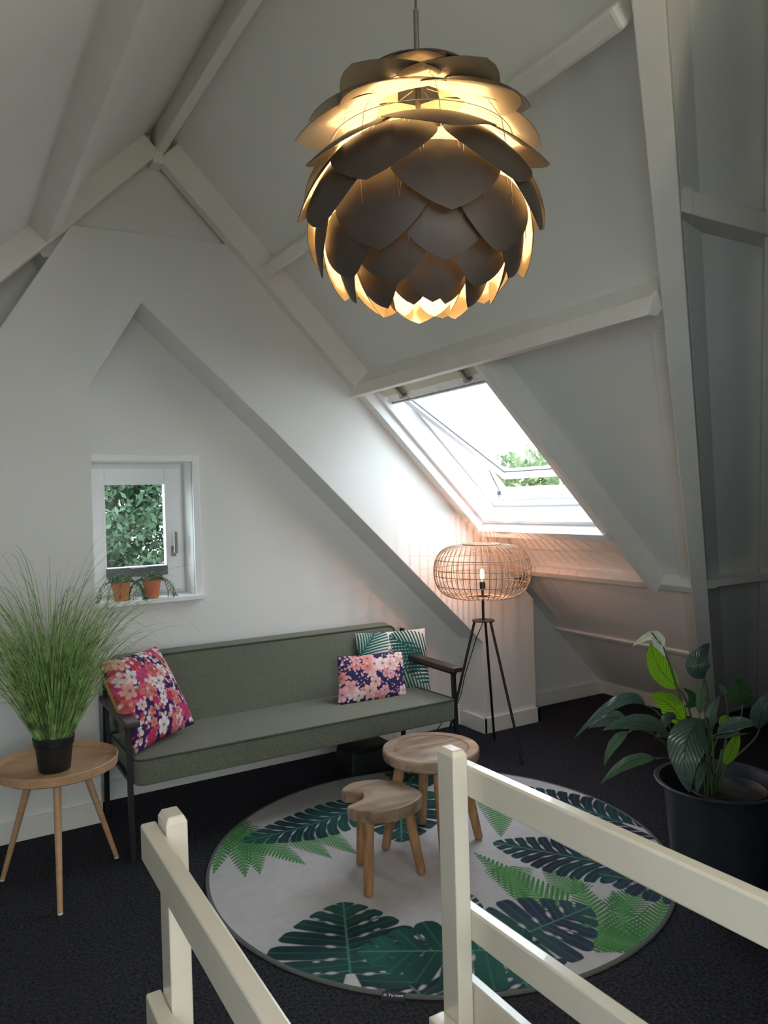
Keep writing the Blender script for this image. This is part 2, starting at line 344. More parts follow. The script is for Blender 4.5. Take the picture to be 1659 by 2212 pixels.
# beams on the slope beyond the valley
def plan_beam(bm, pl, z0, z1): add_prism(bm, [(x, y, z0) for x, y in pl], [(x, y, z1) for x, y in pl])
bm = B(); plan_beam(bm, [(2.155, 1.60), (6.05, 1.60), (6.05, 1.80), (2.42, 1.80)], 2.508, 2.587); beam(12, bm, 'upper white beam right of the valley rafter')
bm = B(); plan_beam(bm, [(2.075, 1.593), (2.152, 1.593), (2.40, 1.75), (2.34, 1.75)], 2.505, 2.59); beam(13, bm, 'short block at the end of the upper side beam', .002)
bm = B(); plan_beam(bm, [(3.507, 2.50), (6.05, 2.50), (6.05, 2.75), (3.88, 2.75)], 1.097, 1.137); beam(14, bm, 'lower white ledge beam right of the valley rafter')
bm = B(); plan_beam(bm, [(3.43, 2.492), (3.505, 2.492), (3.85, 2.72), (3.79, 2.72)], 1.094, 1.140); beam(15, bm, 'short block at the end of the lower ledge beam', .002)
o2 = Vector((0.600, 0.0, 0))
bm = B(); add_prism(bm, valley(top + o2, 0, 0.082, 0, 0.26), valley(bot + o2, 0, 0.082, 0, 0.26)); beam(16, bm, 'white rafter at the far right edge')
q0 = Vector((2.40, 1.971, 2.225)); q1 = q0 + d * 2.15; ins = Vector((-1, 0, -1)).normalized()
def bat(p): return [p, p + side * 0.09, p + side * 0.09 - ins * .06, p - ins * .06]
bm = B(); add_prism(bm, bat(q0), bat(q1)); beam(17, bm, 'thin white batten beside the valley rafter', .002)
# baseboards
def bb(n, segs, h=0.105):
    bm = B()
    for s in segs: add_box(bm, *s, 0, h)
    return struct('baseboard_' + n, bm, M['trim'], bevel=0.003)
bb('left', [(-1.2, 0.69, 4.018, 4.045)])
bb('pillar', [(3.147, 3.652, 4.018, 4.045), (3.145, 3.17, 4.018, 4.32), (3.62, 3.652, 4.018, 4.33)])
bb('niche', [(0.69, 3.165, 4.295, 4.325)])
bb('gable', [(3.62, 4.66, 4.30, 4.325)])
bm = B(); add_prism(bm, [(4.575, 3.30, 0), (4.60, 3.30, 0), (4.60, 4.32, 0), (4.575, 4.32, 0)], [(4.56, 3.30, 0.09), (4.60, 3.30, 0.09), (4.60, 4.32, 0.09), (4.56, 4.32, 0.09)]); struct('baseboard_right', bm, M['trim'])
# ================================================================ SMALL WINDOW
W1 = thing('window_1', (1.0, 4.32, 1.07), 'small white casement window in the niche', None); W1['kind'] = 'structure'
def wpart(n, bm, m, par=W1, **k): return build(n, bm, m, par, **k)
bm = B()
add_box(bm, 0.70, WX0 + 0.0, 4.297, 4.33, 1.083, 1.89); add_box(bm, WX1, 1.325, 4.297, 4.33, 1.083, 1.89); add_box(bm, WX0, WX1, 4.297, 4.33, 1.852, 1.89)
wpart('casing', bm, M['frame'], bevel=0.003)
bm = B(); add_box(bm, 0.692, 1.338, 4.262, 4.335, 1.057, 1.083); add_box(bm, WX0, WX1, 4.335, 4.58, 1.057, 1.083); wpart('window_sill', bm, M['frame'], bevel=0.003)
bm = B(); fy0, fy1 = 4.53, 4.60
add_box(bm, WX0, WX0 + .03, fy0, fy1, 1.083, WZ1); add_box(bm, WX1 - .03, WX1, fy0, fy1, 1.083, WZ1); add_box(bm, WX0 + .03, WX1 - .03, fy0, fy1, WZ1 - .03, WZ1); add_box(bm, WX0 + .03, WX1 - .03, fy0, fy1, 1.083, 1.11)
wpart('window_frame', bm, M['frame'])
bm = B(); s0, s1 = 4.495, 4.545; gx0, gx1, gz0, gz1 = 0.835, 1.172, 1.252, 1.728
add_box(bm, 0.752, gx0, s0, s1, 1.10, 1.826); add_box(bm, gx1, 1.268, s0, s1, 1.10, 1.826); add_box(bm, gx0, gx1, s0, s1, gz1, 1.826); add_box(bm, gx0, gx1, s0, s1, 1.10, gz0)
sash = wpart('sash', bm, M['frame'], bevel=0.004)
bm = B(); add_box(bm, gx0, gx1, 4.518, 4.522, gz0, gz1); build('pane', bm, M['glass'], sash)
bm = B(); add_box(bm, gx0 - .012, gx0, s0 - .006, s0, gz0 - .01, gz1 + .012); add_box(bm, gx1, gx1 + .012, s0 - .006, s0, gz0 - .01, gz1 + .012); add_box(bm, gx0, gx1, s0 - .006, s0, gz1, gz1 + .012)
build('glazing_bead', bm, M['frame'], sash)
bm = B(); add_box(bm, 0.83, 1.175, 4.472, 4.497, 1.195, 1.25); add_prism(bm, [(0.96, 4.46, 1.235), (1.05, 4.46, 1.235), (1.05, 4.478, 1.235), (0.96, 4.478, 1.235)], [(0.96, 4.46, 1.247), (1.05, 4.46, 1.247), (1.05, 4.478, 1.247), (0.96, 4.478, 1.247)])
o = wpart('ventilation_bar', bm, M['grey_plastic'], bevel=0.004); tag(o, 'grey bar at the foot of the pane')
bm = B(); add_box(bm, 1.203, 1.229, 4.485, 4.497, 1.30, 1.36); add_tube(bm, [(1.216, 4.488, 1.33), (1.216, 4.45, 1.33)], 0.008)
h = wpart('handle', bm, M['steel'], bevel=0.002); tag(h, 'chrome handle')
bm = B(); add_box(bm, 1.205, 1.227, 4.435, 4.452, 1.318, 1.445); build('lever', bm, M['steel'], h, bevel=0.004)
portal((1.01, 4.60, 1.47), (0, -1, 0), 0.56, 0.78)

# ================================================================ SKYLIGHT
W2 = thing('window_2', S(1.2, 3.4, 4.7), 'open white skylight in the right roof slope', None); W2['kind'] = 'structure'
KO = 4.96
bm = B(); add_sbox(bm, HU0, HU1, HY1 - 0.012, HY1 + .015, 4.478, KO)
l = build('lining_board', bm, M['frame'], W2, bevel=0.002)
bm = B(); add_sbox(bm, HU0, HU1, HY0 - .02, HY0 + 0.012, 4.486, KO); build('lining_board', bm, M['frame'], W2)
bm = B(); add_sbox(bm, HU1, HU1 + 0.056, 2.866, 3.972, 4.462, KO); build('lining_board', bm, M['frame'], W2, bevel=0.002)
bm = B(); add_sbox(bm, HU0 - .03, HU0 + 0.012, HY0, HY1, 4.50, KO); build('lining_board', bm, M['frame'], W2)
def ring(n, y0, y1, u0, u1, t, Ka, Kb, m=M['frame'], par=W2, bev=0.003):
    for q in ((u0, u1, y1 - t, y1), (u0, u1, y0, y0 + t), (u1 - t, u1, y0 + t, y1 - t), (u0, u0 + t, y0 + t, y1 - t)):
        bm = B(); add_sbox(bm, q[0], q[1], q[2], q[3], Ka, Kb); build(n, bm, m, par, bevel=bev)
ring('frame_member', HY0 + .012, HY1 - .012, HU0 + .012, HU1, 0.028, 4.56, KO)
ring('frame_member', HY0 + .04, HY1 - .04, HU0 + .04, HU1 - .028, 0.018, 4.74, KO)
# lower frame steps
bm = B(); add_sbox(bm, 1.150, 1.18, HY0 + .05, HY1 - .05, 4.80, KO); build('frame_member', bm, M['frame'], W2, bevel=0.003)
# top rail area with hinges and ventilation flap
bm = B(); add_sbox(bm, 0.02, 0.105, HY0 + .04, HY1 - .04, 4.60, 4.76)
o = build('head_cover', bm, mat('cream_foam', (0.72, 0.70, 0.55), 0.8), W2, bevel=0.004)
bm = B(); add_sbox(bm, 0.105, 0.165, HY0 + .05, HY1 - .05, 4.60, 4.64); add_sbox(bm, 0.15, 0.17, HY0 + .05, HY1 - .05, 4.60, 4.72)
for yy in (HY0 + .05, 3.13, 3.40, 3.67, HY1 - .07): add_sbox(bm, 0.125, 0.15, yy, yy + .018, 4.585, 4.61)
build('ventilation_flap', bm, M['frame'], W2, bevel=0.003)
for yy in (3.72, 3.10):
    bm = B(); add_sbox(bm, 0.035, 0.055, yy - .06, yy + .06, 4.575, 4.605); add_sbox(bm, 0.05, 0.125, yy - .012, yy + .012, 4.56, 4.585)
    add_sbox(bm, 0.11, 0.125, yy - .025, yy + .025, 4.56, 4.60)
    build('hinge', bm, M['steel'], W2, bevel=0.002)
# sash, hinged at the top and swung outwards
hu, hK = 0.16, 4.66; al = math.radians(13.2)
pv = Vector(S(hu, 0, hK)); du = Vector((1, 0, -1)).normalized(); dnn = Vector((1, 0, 1)).normalized()
ds = du * math.cos(al) + dnn * math.sin(al); dt = dnn * math.cos(al) - du * math.sin(al)
def Q(s, y, t): return tuple(pv + ds * s + dt * t + Vector((0, y, 0)))
def qbox(bm, s0, s1, y0, y1, t0, t1): add_prism(bm, [Q(s0, y0, t0), Q(s1, y0, t0), Q(s1, y1, t0), Q(s0, y1, t0)], [Q(s0, y0, t1), Q(s1, y0, t1), Q(s1, y1, t1), Q(s0, y1, t1)])
SL = 0.955; ya, yb = 2.955, 3.89
SA = thing('sash', Q(0, 3.4, 0), None, None); SA.parent = W2; SA.matrix_parent_inverse = Matrix.Translation(parent_loc(W2)).inverted()
for q in ((0, SL, yb - .055, yb), (0, SL, ya, ya + .055), (SL - .06, SL, ya + .055, yb - .055), (0, .05, ya + .055, yb - .055)):
    bm = B(); qbox(bm, q[0], q[1], q[2], q[3], 0, 0.05); build('sash_rail', bm, M['frame'], SA, bevel=0.006)
bm = B(); qbox(bm, .045, SL - .055, ya + .05, yb - .05, 0.028, 0.034); build('skylight_glass', bm, M['glass'], SA)
bm = B(); qbox(bm, SL - .01, SL + .022, ya + .03, yb - .03, 0.05, 0.072); o = build('gasket', bm, M['pot_black'], SA); 
bm = B()
for q in ((.048, SL - .058, yb - .062, yb - .055), (SL - .067, SL - .06, ya + .06, yb - .06)): qbox(bm, q[0], q[1], q[2], q[3], 0.018, 0.024)
build('glass_seal', bm, M['grey_plastic'], SA)
bm = B(); add_tube(bm, [S(1.135, 3.90, 4.86), S(0.95, 3.915, 4.94), S(0.86, 3.915, 4.95)], 0.003); add_lathe(bm, S(1.13, 3.90, 4.85), [(0, -.012), (.012, -.012), (.012, .012), (0, .012)], 12)
build('stay_arm', bm, M['grey_plastic'], W2)
portal(S(0.60, 3.42, KO), (-1, 0, -1), 1.08, 1.2)
# unseen rear skylight in the left slope, added to light railings from behind
W3 = thing('added_window_3', S3(1.1, -0.95, K3), 'unseen rear skylight added in the left roof slope for light from behind', None); W3['kind'] = 'structure'
for q in ((LH[0], LH[1], LH[2], LH[2] + .05), (LH[0], LH[1], LH[3] - .05, LH[3]), (LH[0], LH[0] + .05, LH[2], LH[3]), (LH[1] - .05, LH[1], LH[2], LH[3])):
    bm = B(); add_sbox(bm, q[0], q[1], q[2], q[3], K3 - .02, K3 + .25, S3); build('frame_member', bm, M['frame'], W3)
bm = B(); add_sbox(bm, LH[0] + .04, LH[1] - .04, LH[2] + .04, LH[3] - .04, K3 + .14, K3 + .15, S3); build('pane', bm, M['glass'], W3)
portal(S3(1.125, -0.95, K3 + .24), (1, 0, -1), 1.55, 1.5)

W4 = thing('added_window_4', (0, -2.65, 0.9), 'unseen wide window added in the rear wall for frontal light', None); W4['kind'] = 'structure'  # unseen window, added to brighten surfaces that face the viewpoint
for q in ((-.9, .9, .9, .96), (-.9, .9, 2.24, 2.3), (-.9, -.84, .96, 2.24), (.84, .90, .96, 2.24), (-.03, .03, .96, 2.24)):
    bm = B(); add_box(bm, q[0], q[1], -2.72, -2.64, q[2], q[3]); build('frame_member', bm, M['frame'], W4)
bm = B(); add_box(bm, -.85, .85, -2.69, -2.68, .95, 2.25); build('pane', bm, M['glass'], W4)
portal((0, -2.74, 1.6), (0, 1, 0), 1.75, 1.35)
# unseen globe lamp, added behind the viewpoint as warm fill light
GL = thing('added_globe_lamp', (1.07, -1.3, 2.05), 'unseen frosted white globe lamp added behind the stairs as warm fill light', 'lamp')
bm = B(); add_lathe(bm, (1.07, -1.3, 2.05), [(.16 * math.sin(math.pi * k / 16), -.16 * math.cos(math.pi * k / 16)) for k in range(17)], 32); build('globe', bm, emit('globe_glow', (1.0, .82, .60), 19), GL, smooth=True)
bm = B(); add_tube(bm, [(1.07, -1.3, 2.20), (1.07, -1.3, 3.45)], .004, 8); add_tube(bm, [(1.07, -1.3, 2.19), (1.07, -1.3, 2.25)], .03, 16); build('suspension', bm, M['steel'], GL)

# ================================================================ RAILINGS
def railing(nm, label, posts, rails, extra=None):
    t = thing(nm, (*posts[0][:1], posts[0][2], 0), label, 'railing', 'white stair railings')
    for x0, x1, y0, y1, h in posts:
        bm = B(); c = 0.008
        lo = [(x0, y0, 0), (x1, y0, 0), (x1, y1, 0), (x0, y1, 0)]; mid = [(x, y, h - c * 1.6) for x, y, z in lo]
        cx, cy = (x0 + x1) / 2, (y0 + y1) / 2
        topl = [(x + (cx - x) * 0.28, y + (cy - y) * 0.22, h) for x, y, z in lo]
        add_prism(bm, lo, mid)
        vm = [bm.verts.new(p) for p in mid]; vt = [bm.verts.new(p) for p in topl]
        for i in range(4): bm.faces.new((vm[i], vm[(i + 1) % 4], vt[(i + 1) % 4], vt[i]))
        bm.faces.new(vt); bmesh.ops.remove_doubles(bm, verts=bm.verts, dist=1e-5)
        build('post', bm, M['rail'], t, bevel=0.003)
    for x0, x1, ya, za, yb, zb, h in rails:
        bm = B(); add_prism(bm, [(x0, ya, za - h), (x1, ya, za - h), (x1, ya, za), (x0, ya, za)], [(x0, yb, zb - h), (x1, yb, zb - h), (x1, yb, zb), (x0, yb, zb)])
        build('rail', bm, M['rail'], t, bevel=0.005)
    return t
rr_ = railing('stair_railing', 'cream railing on the right of the stairs with a taller front post beside the rug', [(1.03, 1.073, 1.44, 1.505, 1.0), (1.03, 1.073, -1.28, -1.22, 1.0)],
    [(1.073, 1.106, 1.503, 0.959, -1.28, 1.0, 0.075), (1.073, 1.106, 1.503, 0.611, -1.28, 0.66, 0.074)])
bm = B(); add_box(bm, 1.075, 1.10, -1.28, 1.50, 0.0, 0.435); build('kick_board', bm, M['rail'], rr_, bevel=0.003)
bm = B(); add_box(bm, 0.985, 1.03, -1.28, 1.505, 0.27, 0.352); build('stair_string', bm, M['rail'], rr_, bevel=0.004)
railing('stair_railing', 'cream railing on the left of the stairs, nearest the small side table', [(0.362, 0.404, 1.45, 1.515, 1.0), (0.362, 0.404, -1.28, -1.22, 1.0)],
    [(0.331, 0.362, 1.53, 0.972, -1.28, 0.90, 0.074), (0.331, 0.362, 1.53, 0.632, -1.28, 0.56, 0.074)])
# ================================================================ SOFA
sx0, sx1 = 0.712, 2.555
SO = thing('sofa', (1.63, 3.8, 0), 'long olive green sofa with black metal frame in the niche', 'sofa')
for (x, y, lx, ly, h) in ((sx0 + .012, 3.50, 0.0, 0.03, .60), (sx1 - .012, 3.50, 0, 0.03, .60), (sx0 + .012, 4.10, 0, -0.05, .58), (sx1 - .012, 4.10, 0, -0.05, .58)):
    bm = B(); r = .012
    add_prism(bm, [(x - r, y - r - ly * 0, 0), (x + r, y - r, 0), (x + r, y + r, 0), (x - r, y + r, 0)], [(x - r, y - r + ly, h), (x + r, y - r + ly, h), (x + r, y + r + ly, h), (x - r, y + r + ly, h)])
    build('leg', bm, M['black_metal'], SO, bevel=0.003)
bm = B()
for x in (sx0 + .012, sx1 - .012):
    add_box(bm, x - .012, x + .012, 3.51, 4.10, .585, .605); add_box(bm, x - .008, x + .008, 3.51, 4.10, .35, .37)
    add_prism(bm, [(x - .01, 3.98, 0.33), (x + .01, 3.98, .33), (x + .01, 4.01, .33), (x - .01, 4.01, .33)], [(x - .01, 4.06, .78), (x + .01, 4.06, .78), (x + .01, 4.09, .78), (x - .01, 4.09, .78)])
add_box(bm, sx0 + .02, sx1 - .02, 3.56, 3.58, .325, .345); add_box(bm, sx0 + .02, sx1 - .02, 4.02, 4.05, .305, .33)
build('frame', bm, M['black_metal'], SO, bevel=0.002)
for x, dx in ((sx0 + .02, 0), (sx1 - .02, 0)):
    bm = B(); add_box(bm, x - .035, x + .035, 3.47, 4.07, .605, .635); build('armrest', bm, M['brown_arm'], SO, bevel=0.008)
def round_loop(loop, rad=.055, k=7):
    pts = [Vector(p) for p in loop]; path = []
    for i in range(4):
        p, q, r_ = pts[i - 1], pts[i], pts[(i + 1) % 4]
        a_ = q + (p - q).normalized() * rad; b_ = q + (r_ - q).normalized() * rad
        for n in range(k):
            t = n / (k - 1); path.append(a_ * (1 - t) ** 2 + q * 2 * t * (1 - t) + b_ * t * t)
    return path
def cushion_block(name, corners_lo, corners_hi, m, par, piping=True):
    lo = round_loop(corners_lo); hi = round_loop(corners_hi)
    bm = B(); add_prism(bm, lo, hi); o = build(name, bm, m, par, bevel=0.012, smooth=45, seg=4)
    bm = B(); ctr = sum(hi, Vector()) / len(hi)
    if piping:
        path = [p + (ctr - p).normalized() * .004 for p in hi]; path.append(path[0]); add_tube(bm, path, 0.0055, 6, caps=False)
        build('piping', bm, M['sofa_piping'], o)
    return o
def quad(x0, x1, ya, za, yb, zb): return [(x0, ya, za), (x1, ya, za), (x1, yb, zb), (x0, yb, zb)]
cushion_block('seat_cushion', quad(sx0 + .028, sx1 - .028, 3.475, .335, 4.02, .315), quad(sx0 + .028, sx1 - .028, 3.475, .452, 4.08, .432), M['sofa'], SO)
# backrest: slab leaning back; top loop is its front face
yb0, zb0, yb1, zb1 = 4.03, .41, 4.10, .80
xl = sx0 + .06; xr = sx1 - .05
front = [(xl, yb0, zb0), (xr, yb0, zb0), (xr, yb1, zb1), (xl, yb1, zb1)]
back_ = [(x, y + .095, z + .015) for x, y, z in front]
cushion_block('backrest', back_, front, M['sofa'], SO)
bm = B(); add_box(bm, xl + .01, xr - .01, 3.54, 3.99, .333, .342); build('underlay', bm, M['black_metal'], SO)
# black box under the sofa
bm = B(); add_prism(bm, [(2.02, 3.82, 0.0), (2.30, 3.82, 0.0), (2.30, 4.05, 0.0), (2.02, 4.05, 0.0)], [(2.03, 3.83, .14), (2.29, 3.83, .14), (2.29, 4.04, .14), (2.03, 4.04, .14)])
BX = thing('storage_box', (2.16, 3.93, 0), 'low black box on the carpet underneath the sofa', 'box')
build('box_body', bm, M['pot_black'], BX, bevel=0.02, seg=4)
bm = B(); add_box(bm, 2.022, 2.298, 3.822, 4.048, .14, .156); build('lid', bm, M['pot_black'], BX, bevel=0.006)

# ================================================================ CUSHIONS
def smooth01(d, w=0.5): return np.clip(d / w + 0.5, 0, 1)
def pillow(name, label, cor, T, pattern, nres=120, backmat=None, group='printed scatter cushions on the sofa'):
    # cor: TL TR BR BL seen from the front
    TL, TR, BR, BL = [Vector(c) for c in cor]; c = (TL + TR + BR + BL) / 4
    root = thing(name, tuple((BL + BR) / 2), label, 'cushion', group)
    nrm = ((TR - BL).cross(TL - BR)).normalized()
    if nrm.dot(Vector((0, 0, 1.6)) - c + Vector((c.x, 0, 0)) * 0) < 0: nrm = -nrm
    s = np.linspace(0, 1, nres); Sg, Rg = np.meshgrid(s, s)       # S across, R down
    e = 0.035
    Sp = Sg + 0; 
    sag = 1 - e * (np.sin(np.pi * Rg) ** 1)                       # sides pulled in
    sag2 = 1 - e * np.sin(np.pi * Sg)
    S_ = 0.5 + (Sg - 0.5) * sag; R_ = 0.5 + (Rg - 0.5) * sag2
    th = T * (np.clip(1 - np.abs(2 * Sg - 1) ** 2.6, 0, 1) * np.clip(1 - np.abs(2 * Rg - 1) ** 2.6, 0, 1)) ** 0.55
    arr = lambda v: np.array(v)
    P = (arr(TL)[None, None] * ((1 - S_) * (1 - R_))[..., None] + arr(TR)[None, None] * (S_ * (1 - R_))[..., None] + arr(BR)[None, None] * (S_ * R_)[..., None] + arr(BL)[None, None] * ((1 - S_) * R_)[..., None])
    wr = 0.002 * np.sin(9 * Sg + 5 * Rg) * np.sin(7 * Rg - 3 * Sg)
    loc = np.array(root.location)
    for side in (1, -1):
        V = P + arr(nrm)[None, None] * ((th + wr * (th > 0.004)) * side * 0.5)[..., None]
        V = V.reshape(-1, 3) - loc
        idx = np.arange(nres * nres).reshape(nres, nres)
        F = np.stack([idx[:-1, :-1], idx[:-1, 1:], idx[1:, 1:], idx[1:, :-1]], -1).reshape(-1, 4)
        if side == 1: F = F[:, ::-1]
        me = bpy.data.meshes.new('front_cover' if side == 1 else 'back_cover'); me.from_pydata(V.tolist(), [], F.tolist())
        me.polygons.foreach_set('use_smooth', [True] * len(me.polygons))
        colr = pattern(Sg.ravel(), Rg.ravel()); ca = me.color_attributes.new('print', 'FLOAT_COLOR', 'POINT')
        ca.data.foreach_set('color', np.c_[colr, np.ones(len(colr))].astype(np.float32).ravel())
        o = bpy.data.objects.new(me.name, me); COL.objects.link(o); o.parent = root
        me.materials.append(M['pattern'] if side == 1 or backmat is None else backmat)
        if side == -1 and backmat: tag(o, 'mustard yellow back')
    return root
def flowers(asp, seed, n, rmin, rmax, cols, bgc, nsmall=160):
    rg = np.random.default_rng(seed)
    def f(s, r):
        X = s * asp; Y = r; col = np.tile(np.array(bgc), (len(s), 1)).astype(float)
        spec = []
        for i in range(nsmall): spec.append((rg.uniform(0, asp), rg.uniform(0, 1), rg.uniform(.012, .03), rg.uniform(0, 6.28), cols[rg.integers(len(cols))], 5))
        for i in range(n): spec.append((rg.uniform(0, asp), rg.uniform(0, 1), rg.uniform(rmin, rmax), rg.uniform(0, 6.28), cols[rg.integers(len(cols))], int(rg.integers(5, 7))))
        for i in range(nsmall // 3): spec.append((rg.uniform(0, asp), rg.uniform(0, 1), rg.uniform(.012, .028), rg.uniform(0, 6.28), cols[rg.integers(len(cols))], 5))
        for cx, cy, Rr, ph, c, k in spec:
            dx = X - cx; dy = Y - cy; d2 = np.hypot(dx, dy); m = d2 < Rr * 1.1
            if not m.any(): continue
            th = np.arctan2(dy[m], dx[m]) * k / 2 + ph; pet = np.abs(np.cos(th)); rad = Rr * (0.55 + 0.45 * pet ** 0.6); dd = d2[m]
            a = smooth01((rad - dd) / 0.008, 1.0)[:, None]
            shade = (0.70 + 0.40 * (dd / Rr) * (0.55 + 0.45 * pet))[:, None]
            cc = np.array(c) * np.clip(shade, 0, 1.05)
            cc = np.where((dd < Rr * 0.16)[:, None], np.array([0.35, 0.10, 0.05]) if Rr > .03 else np.array([.7, .5, .2]), cc)
            col[m] = col[m] * (1 - a) + cc * a
        return np.clip(col, 0, 1)
    return f
pinks = [(0.72, .24, .22), (.68, .14, .16), (.78, .40, .36), (.80, .58, .60), (.84, .78, .80), (.55, .05, .12), (.80, .74, .78), (.62, .06, .20)]
pinks2 = [(0.78, .30, .28), (.80, .36, .38), (.82, .50, .46), (.84, .66, .66), (.80, .42, .50), (.84, .30, .25), (.86, .76, .74)]
def palmprint(s, r):
    X = s * 1.22; Y = r; col = np.tile(np.array([0.72, 0.70, 0.64]), (len(s), 1)).astype(float)
    for bx, by, tx, ty, hw, g in ((1.45, 0.75, 0.55, 0.05, .36, 0), (1.3, 1.25, 0.35, 0.62, .34, 1), (-0.1, 0.5, 0.45, -0.15, .34, 1), (0.05, 1.2, 0.25, 0.35, .30, 0), (1.1, 0.45, 0.4, 0.42, .26, 0)):
        d = np.array([tx - bx, ty - by]); L = np.hypot(*d); d = d / L; n = np.array([-d[1], d[0]])
        u = ((X - bx) * d[0] + (Y - by) * d[1]) / L; v = ((X - bx) * n[0] + (Y - by) * n[1]); v = v + 0.10 * (u - 0.5) ** 2
        q = u - 1.5 * np.abs(v) / L + 0.8 * (np.abs(v) / L) ** 2; p = 0.078
        fr = np.abs(((q / p) % 1) - 0.5); w = hw * np.clip(np.sin(np.pi * np.clip(u * 0.9 + 0.1, 0, 1)), 0, 1) ** .6
        a = ((u > 0) & (u < 1.05) & (np.abs(v) < w)) * smooth01((0.44 - 0.26 * np.abs(v) / hw - fr) / 0.12, 1.0)
        a = np.maximum(a, ((u > 0) & (u < 1) & (np.abs(v) < 0.010)) * 1.0)
        c = np.array([0.015, 0.085, 0.075]) if g == 0 else np.array([0.03, 0.13, 0.11])
        col = col * (1 - a[:, None]) + c * a[:, None]
    return col
pillow('scatter_cushion', 'large square floral cushion with mustard back leaning on the left armrest', [(0.650, 3.80, .855), (0.982, 4.02, .862), (1.116, 3.83, .475), (0.755, 3.53, .472)], 0.17, flowers(1.0, 5, 60, .05, .11, pinks, (.05, .025, .11), 330), 150, M['mustard'])
pillow('scatter_cushion', 'white cushion printed with dark green palm fronds, at the right end of the sofa', [(2.204, 4.075, .785), (2.683, 4.02, .770), (2.648, 3.92, .378), (2.150, 3.95, .412)], 0.11, palmprint, 170)
pillow('scatter_cushion', 'small oblong pink floral cushion in front of the palm print cushion', [(2.000, 3.93, .690), (2.435, 3.90, .672), (2.388, 3.79, .415), (1.935, 3.81, .436)], 0.11, flowers(1.55, 9, 32, .09, .16, pinks2, (.04, .03, .10), 200), 150)

# ================================================================ RUG
def monstera(P, b, t, hw, tone, seed=0, bend=0.0, n=7):
    b = np.array(b); t = np.array(t); L = np.hypot(*(t - b)); d = (t - b) / L; nn = np.array([-d[1], d[0]]); rg = np.random.default_rng(seed)
    u = ((P - b) @ d) / L; v0 = ((P - b) @ nn) - bend * np.sin(np.pi * np.clip(u, -.3, 1)) * L
    av = np.abs(v0) / hw; sgn = v0 > 0
    s = np.clip((u + 0.30) / 1.30, 0, 1)
    wv = np.sin(np.pi * s ** 0.85) ** 0.62 * (1 - 0.25 * s)
    dist = (wv - av) * hw
    dist = np.where((u < -.30) | (u > 1.0), -0.02, dist)
    dist = np.minimum(dist, np.where(u < 0.02, (av - 0.05 - 0.35 * (-u)) * hw, 1))      # heart notch
    q = (u + 0.10 * av) / (1 + 0.75 * av) if n < 9 else u - 0.42 * av + 0.25 * av ** 2; n = n - 1 if n < 9 else n; p = 1.0 / n
    ph = np.where(sgn, 0.15, 0.45) + seed * 0.13; cell = np.floor(q / p + ph); fr = np.abs(((q / p + ph) % 1) - 0.5)
    hsh = np.modf(np.abs(np.sin(cell * 12.9898 + sgn * 4.1 + seed * 7.7)) * 437.58)[0]
    start = 0.36 + 0.34 * hsh; gap = np.clip((av / np.maximum(wv, .05) - start), 0, 1) ** .75 * (0.13 + 0.16 * hsh)
    slit = (0.5 - fr) - gap          # slit centred where fr -> .5
    dist = np.minimum(dist, slit * p * L)
    dist = np.minimum(dist, (wv * (1.06 - 0.24 * (2 * fr) ** 3 - 0.08 * hsh) - av) * hw)
    hc = 0.15 + 0.06 * hsh
    hole = np.sqrt(((av - hc) * hw / 0.018) ** 2 + ((0.5 - fr) * p * L / 0.007) ** 2) - 1
    dist = np.minimum(dist, hole * 0.006)
    hole2 = np.sqrt(((av - hc - .14) * hw / 0.012) ** 2 + ((0.38 - fr) * p * L / 0.004) ** 2) - 1
    dist = np.minimum(dist, np.where((hsh > .6) & (n < 9), hole2 * 0.006, 1))
    a = smooth01(dist / 0.005, 1.0)
    c1 = np.array(tone[0]); c2 = np.array(tone[1]); mixv = np.clip(0.5 + 0.5 * np.sin(q * 9 + av * 2.5), 0, 1)[:, None]
    col = c1 * (1 - mixv) + c2 * mixv
    rib = np.clip(1 - np.abs(v0) / 0.006, 0, 1)[:, None]; col = col * (1 - rib * .8) + np.array([.08, .30, .20]) * rib * .8
    lat = (np.clip(1 - np.abs(fr) / 0.045, 0, 1) * 0.45)[:, None]; col = col * (1 - lat) + np.array([.06, .22, .18]) * lat
    return a, col
def fern(P, b, t, hw, seed=0, n=16, tone=((.04, .15, .045), (.085, .26, .085))):
    b = np.array(b); t = np.array(t); L = np.hypot(*(t - b)); d = (t - b) / L; nn = np.array([-d[1], d[0]])
    u = ((P - b) @ d) / L; v = ((P - b) @ nn); av = np.abs(v) / hw
    w_ = np.clip(1 - u, 0, 1) ** 0.8 * np.clip((u + .12) * 6, 0, 1)
    q = u - 0.22 * av; p = 1.0 / n; fr = np.abs(((q / p) % 1) - 0.5)
    ser = 0.06 * np.abs(np.sin(av * 30))
    tp = np.clip(av / np.maximum(w_, .02), 0, 1)
    dist = np.minimum((w_ - av) * hw, (0.47 - 0.26 * tp ** 2 - ser - fr) * p * L)
    dist = np.where((u < -.05) | (u > 1), -.02, dist)
    dist = np.maximum(dist, np.where((u > -.05) & (u < 1), 0.004 - np.abs(v), -1))
    a = smooth01(dist / 0.005, 1.0); mixv = tp[:, None]
    col = np.array(tone[1]) * (1 - mixv) + np.array(tone[0]) * mixv
    return a, col
RC = (1.91, 2.813); RR = 1.02
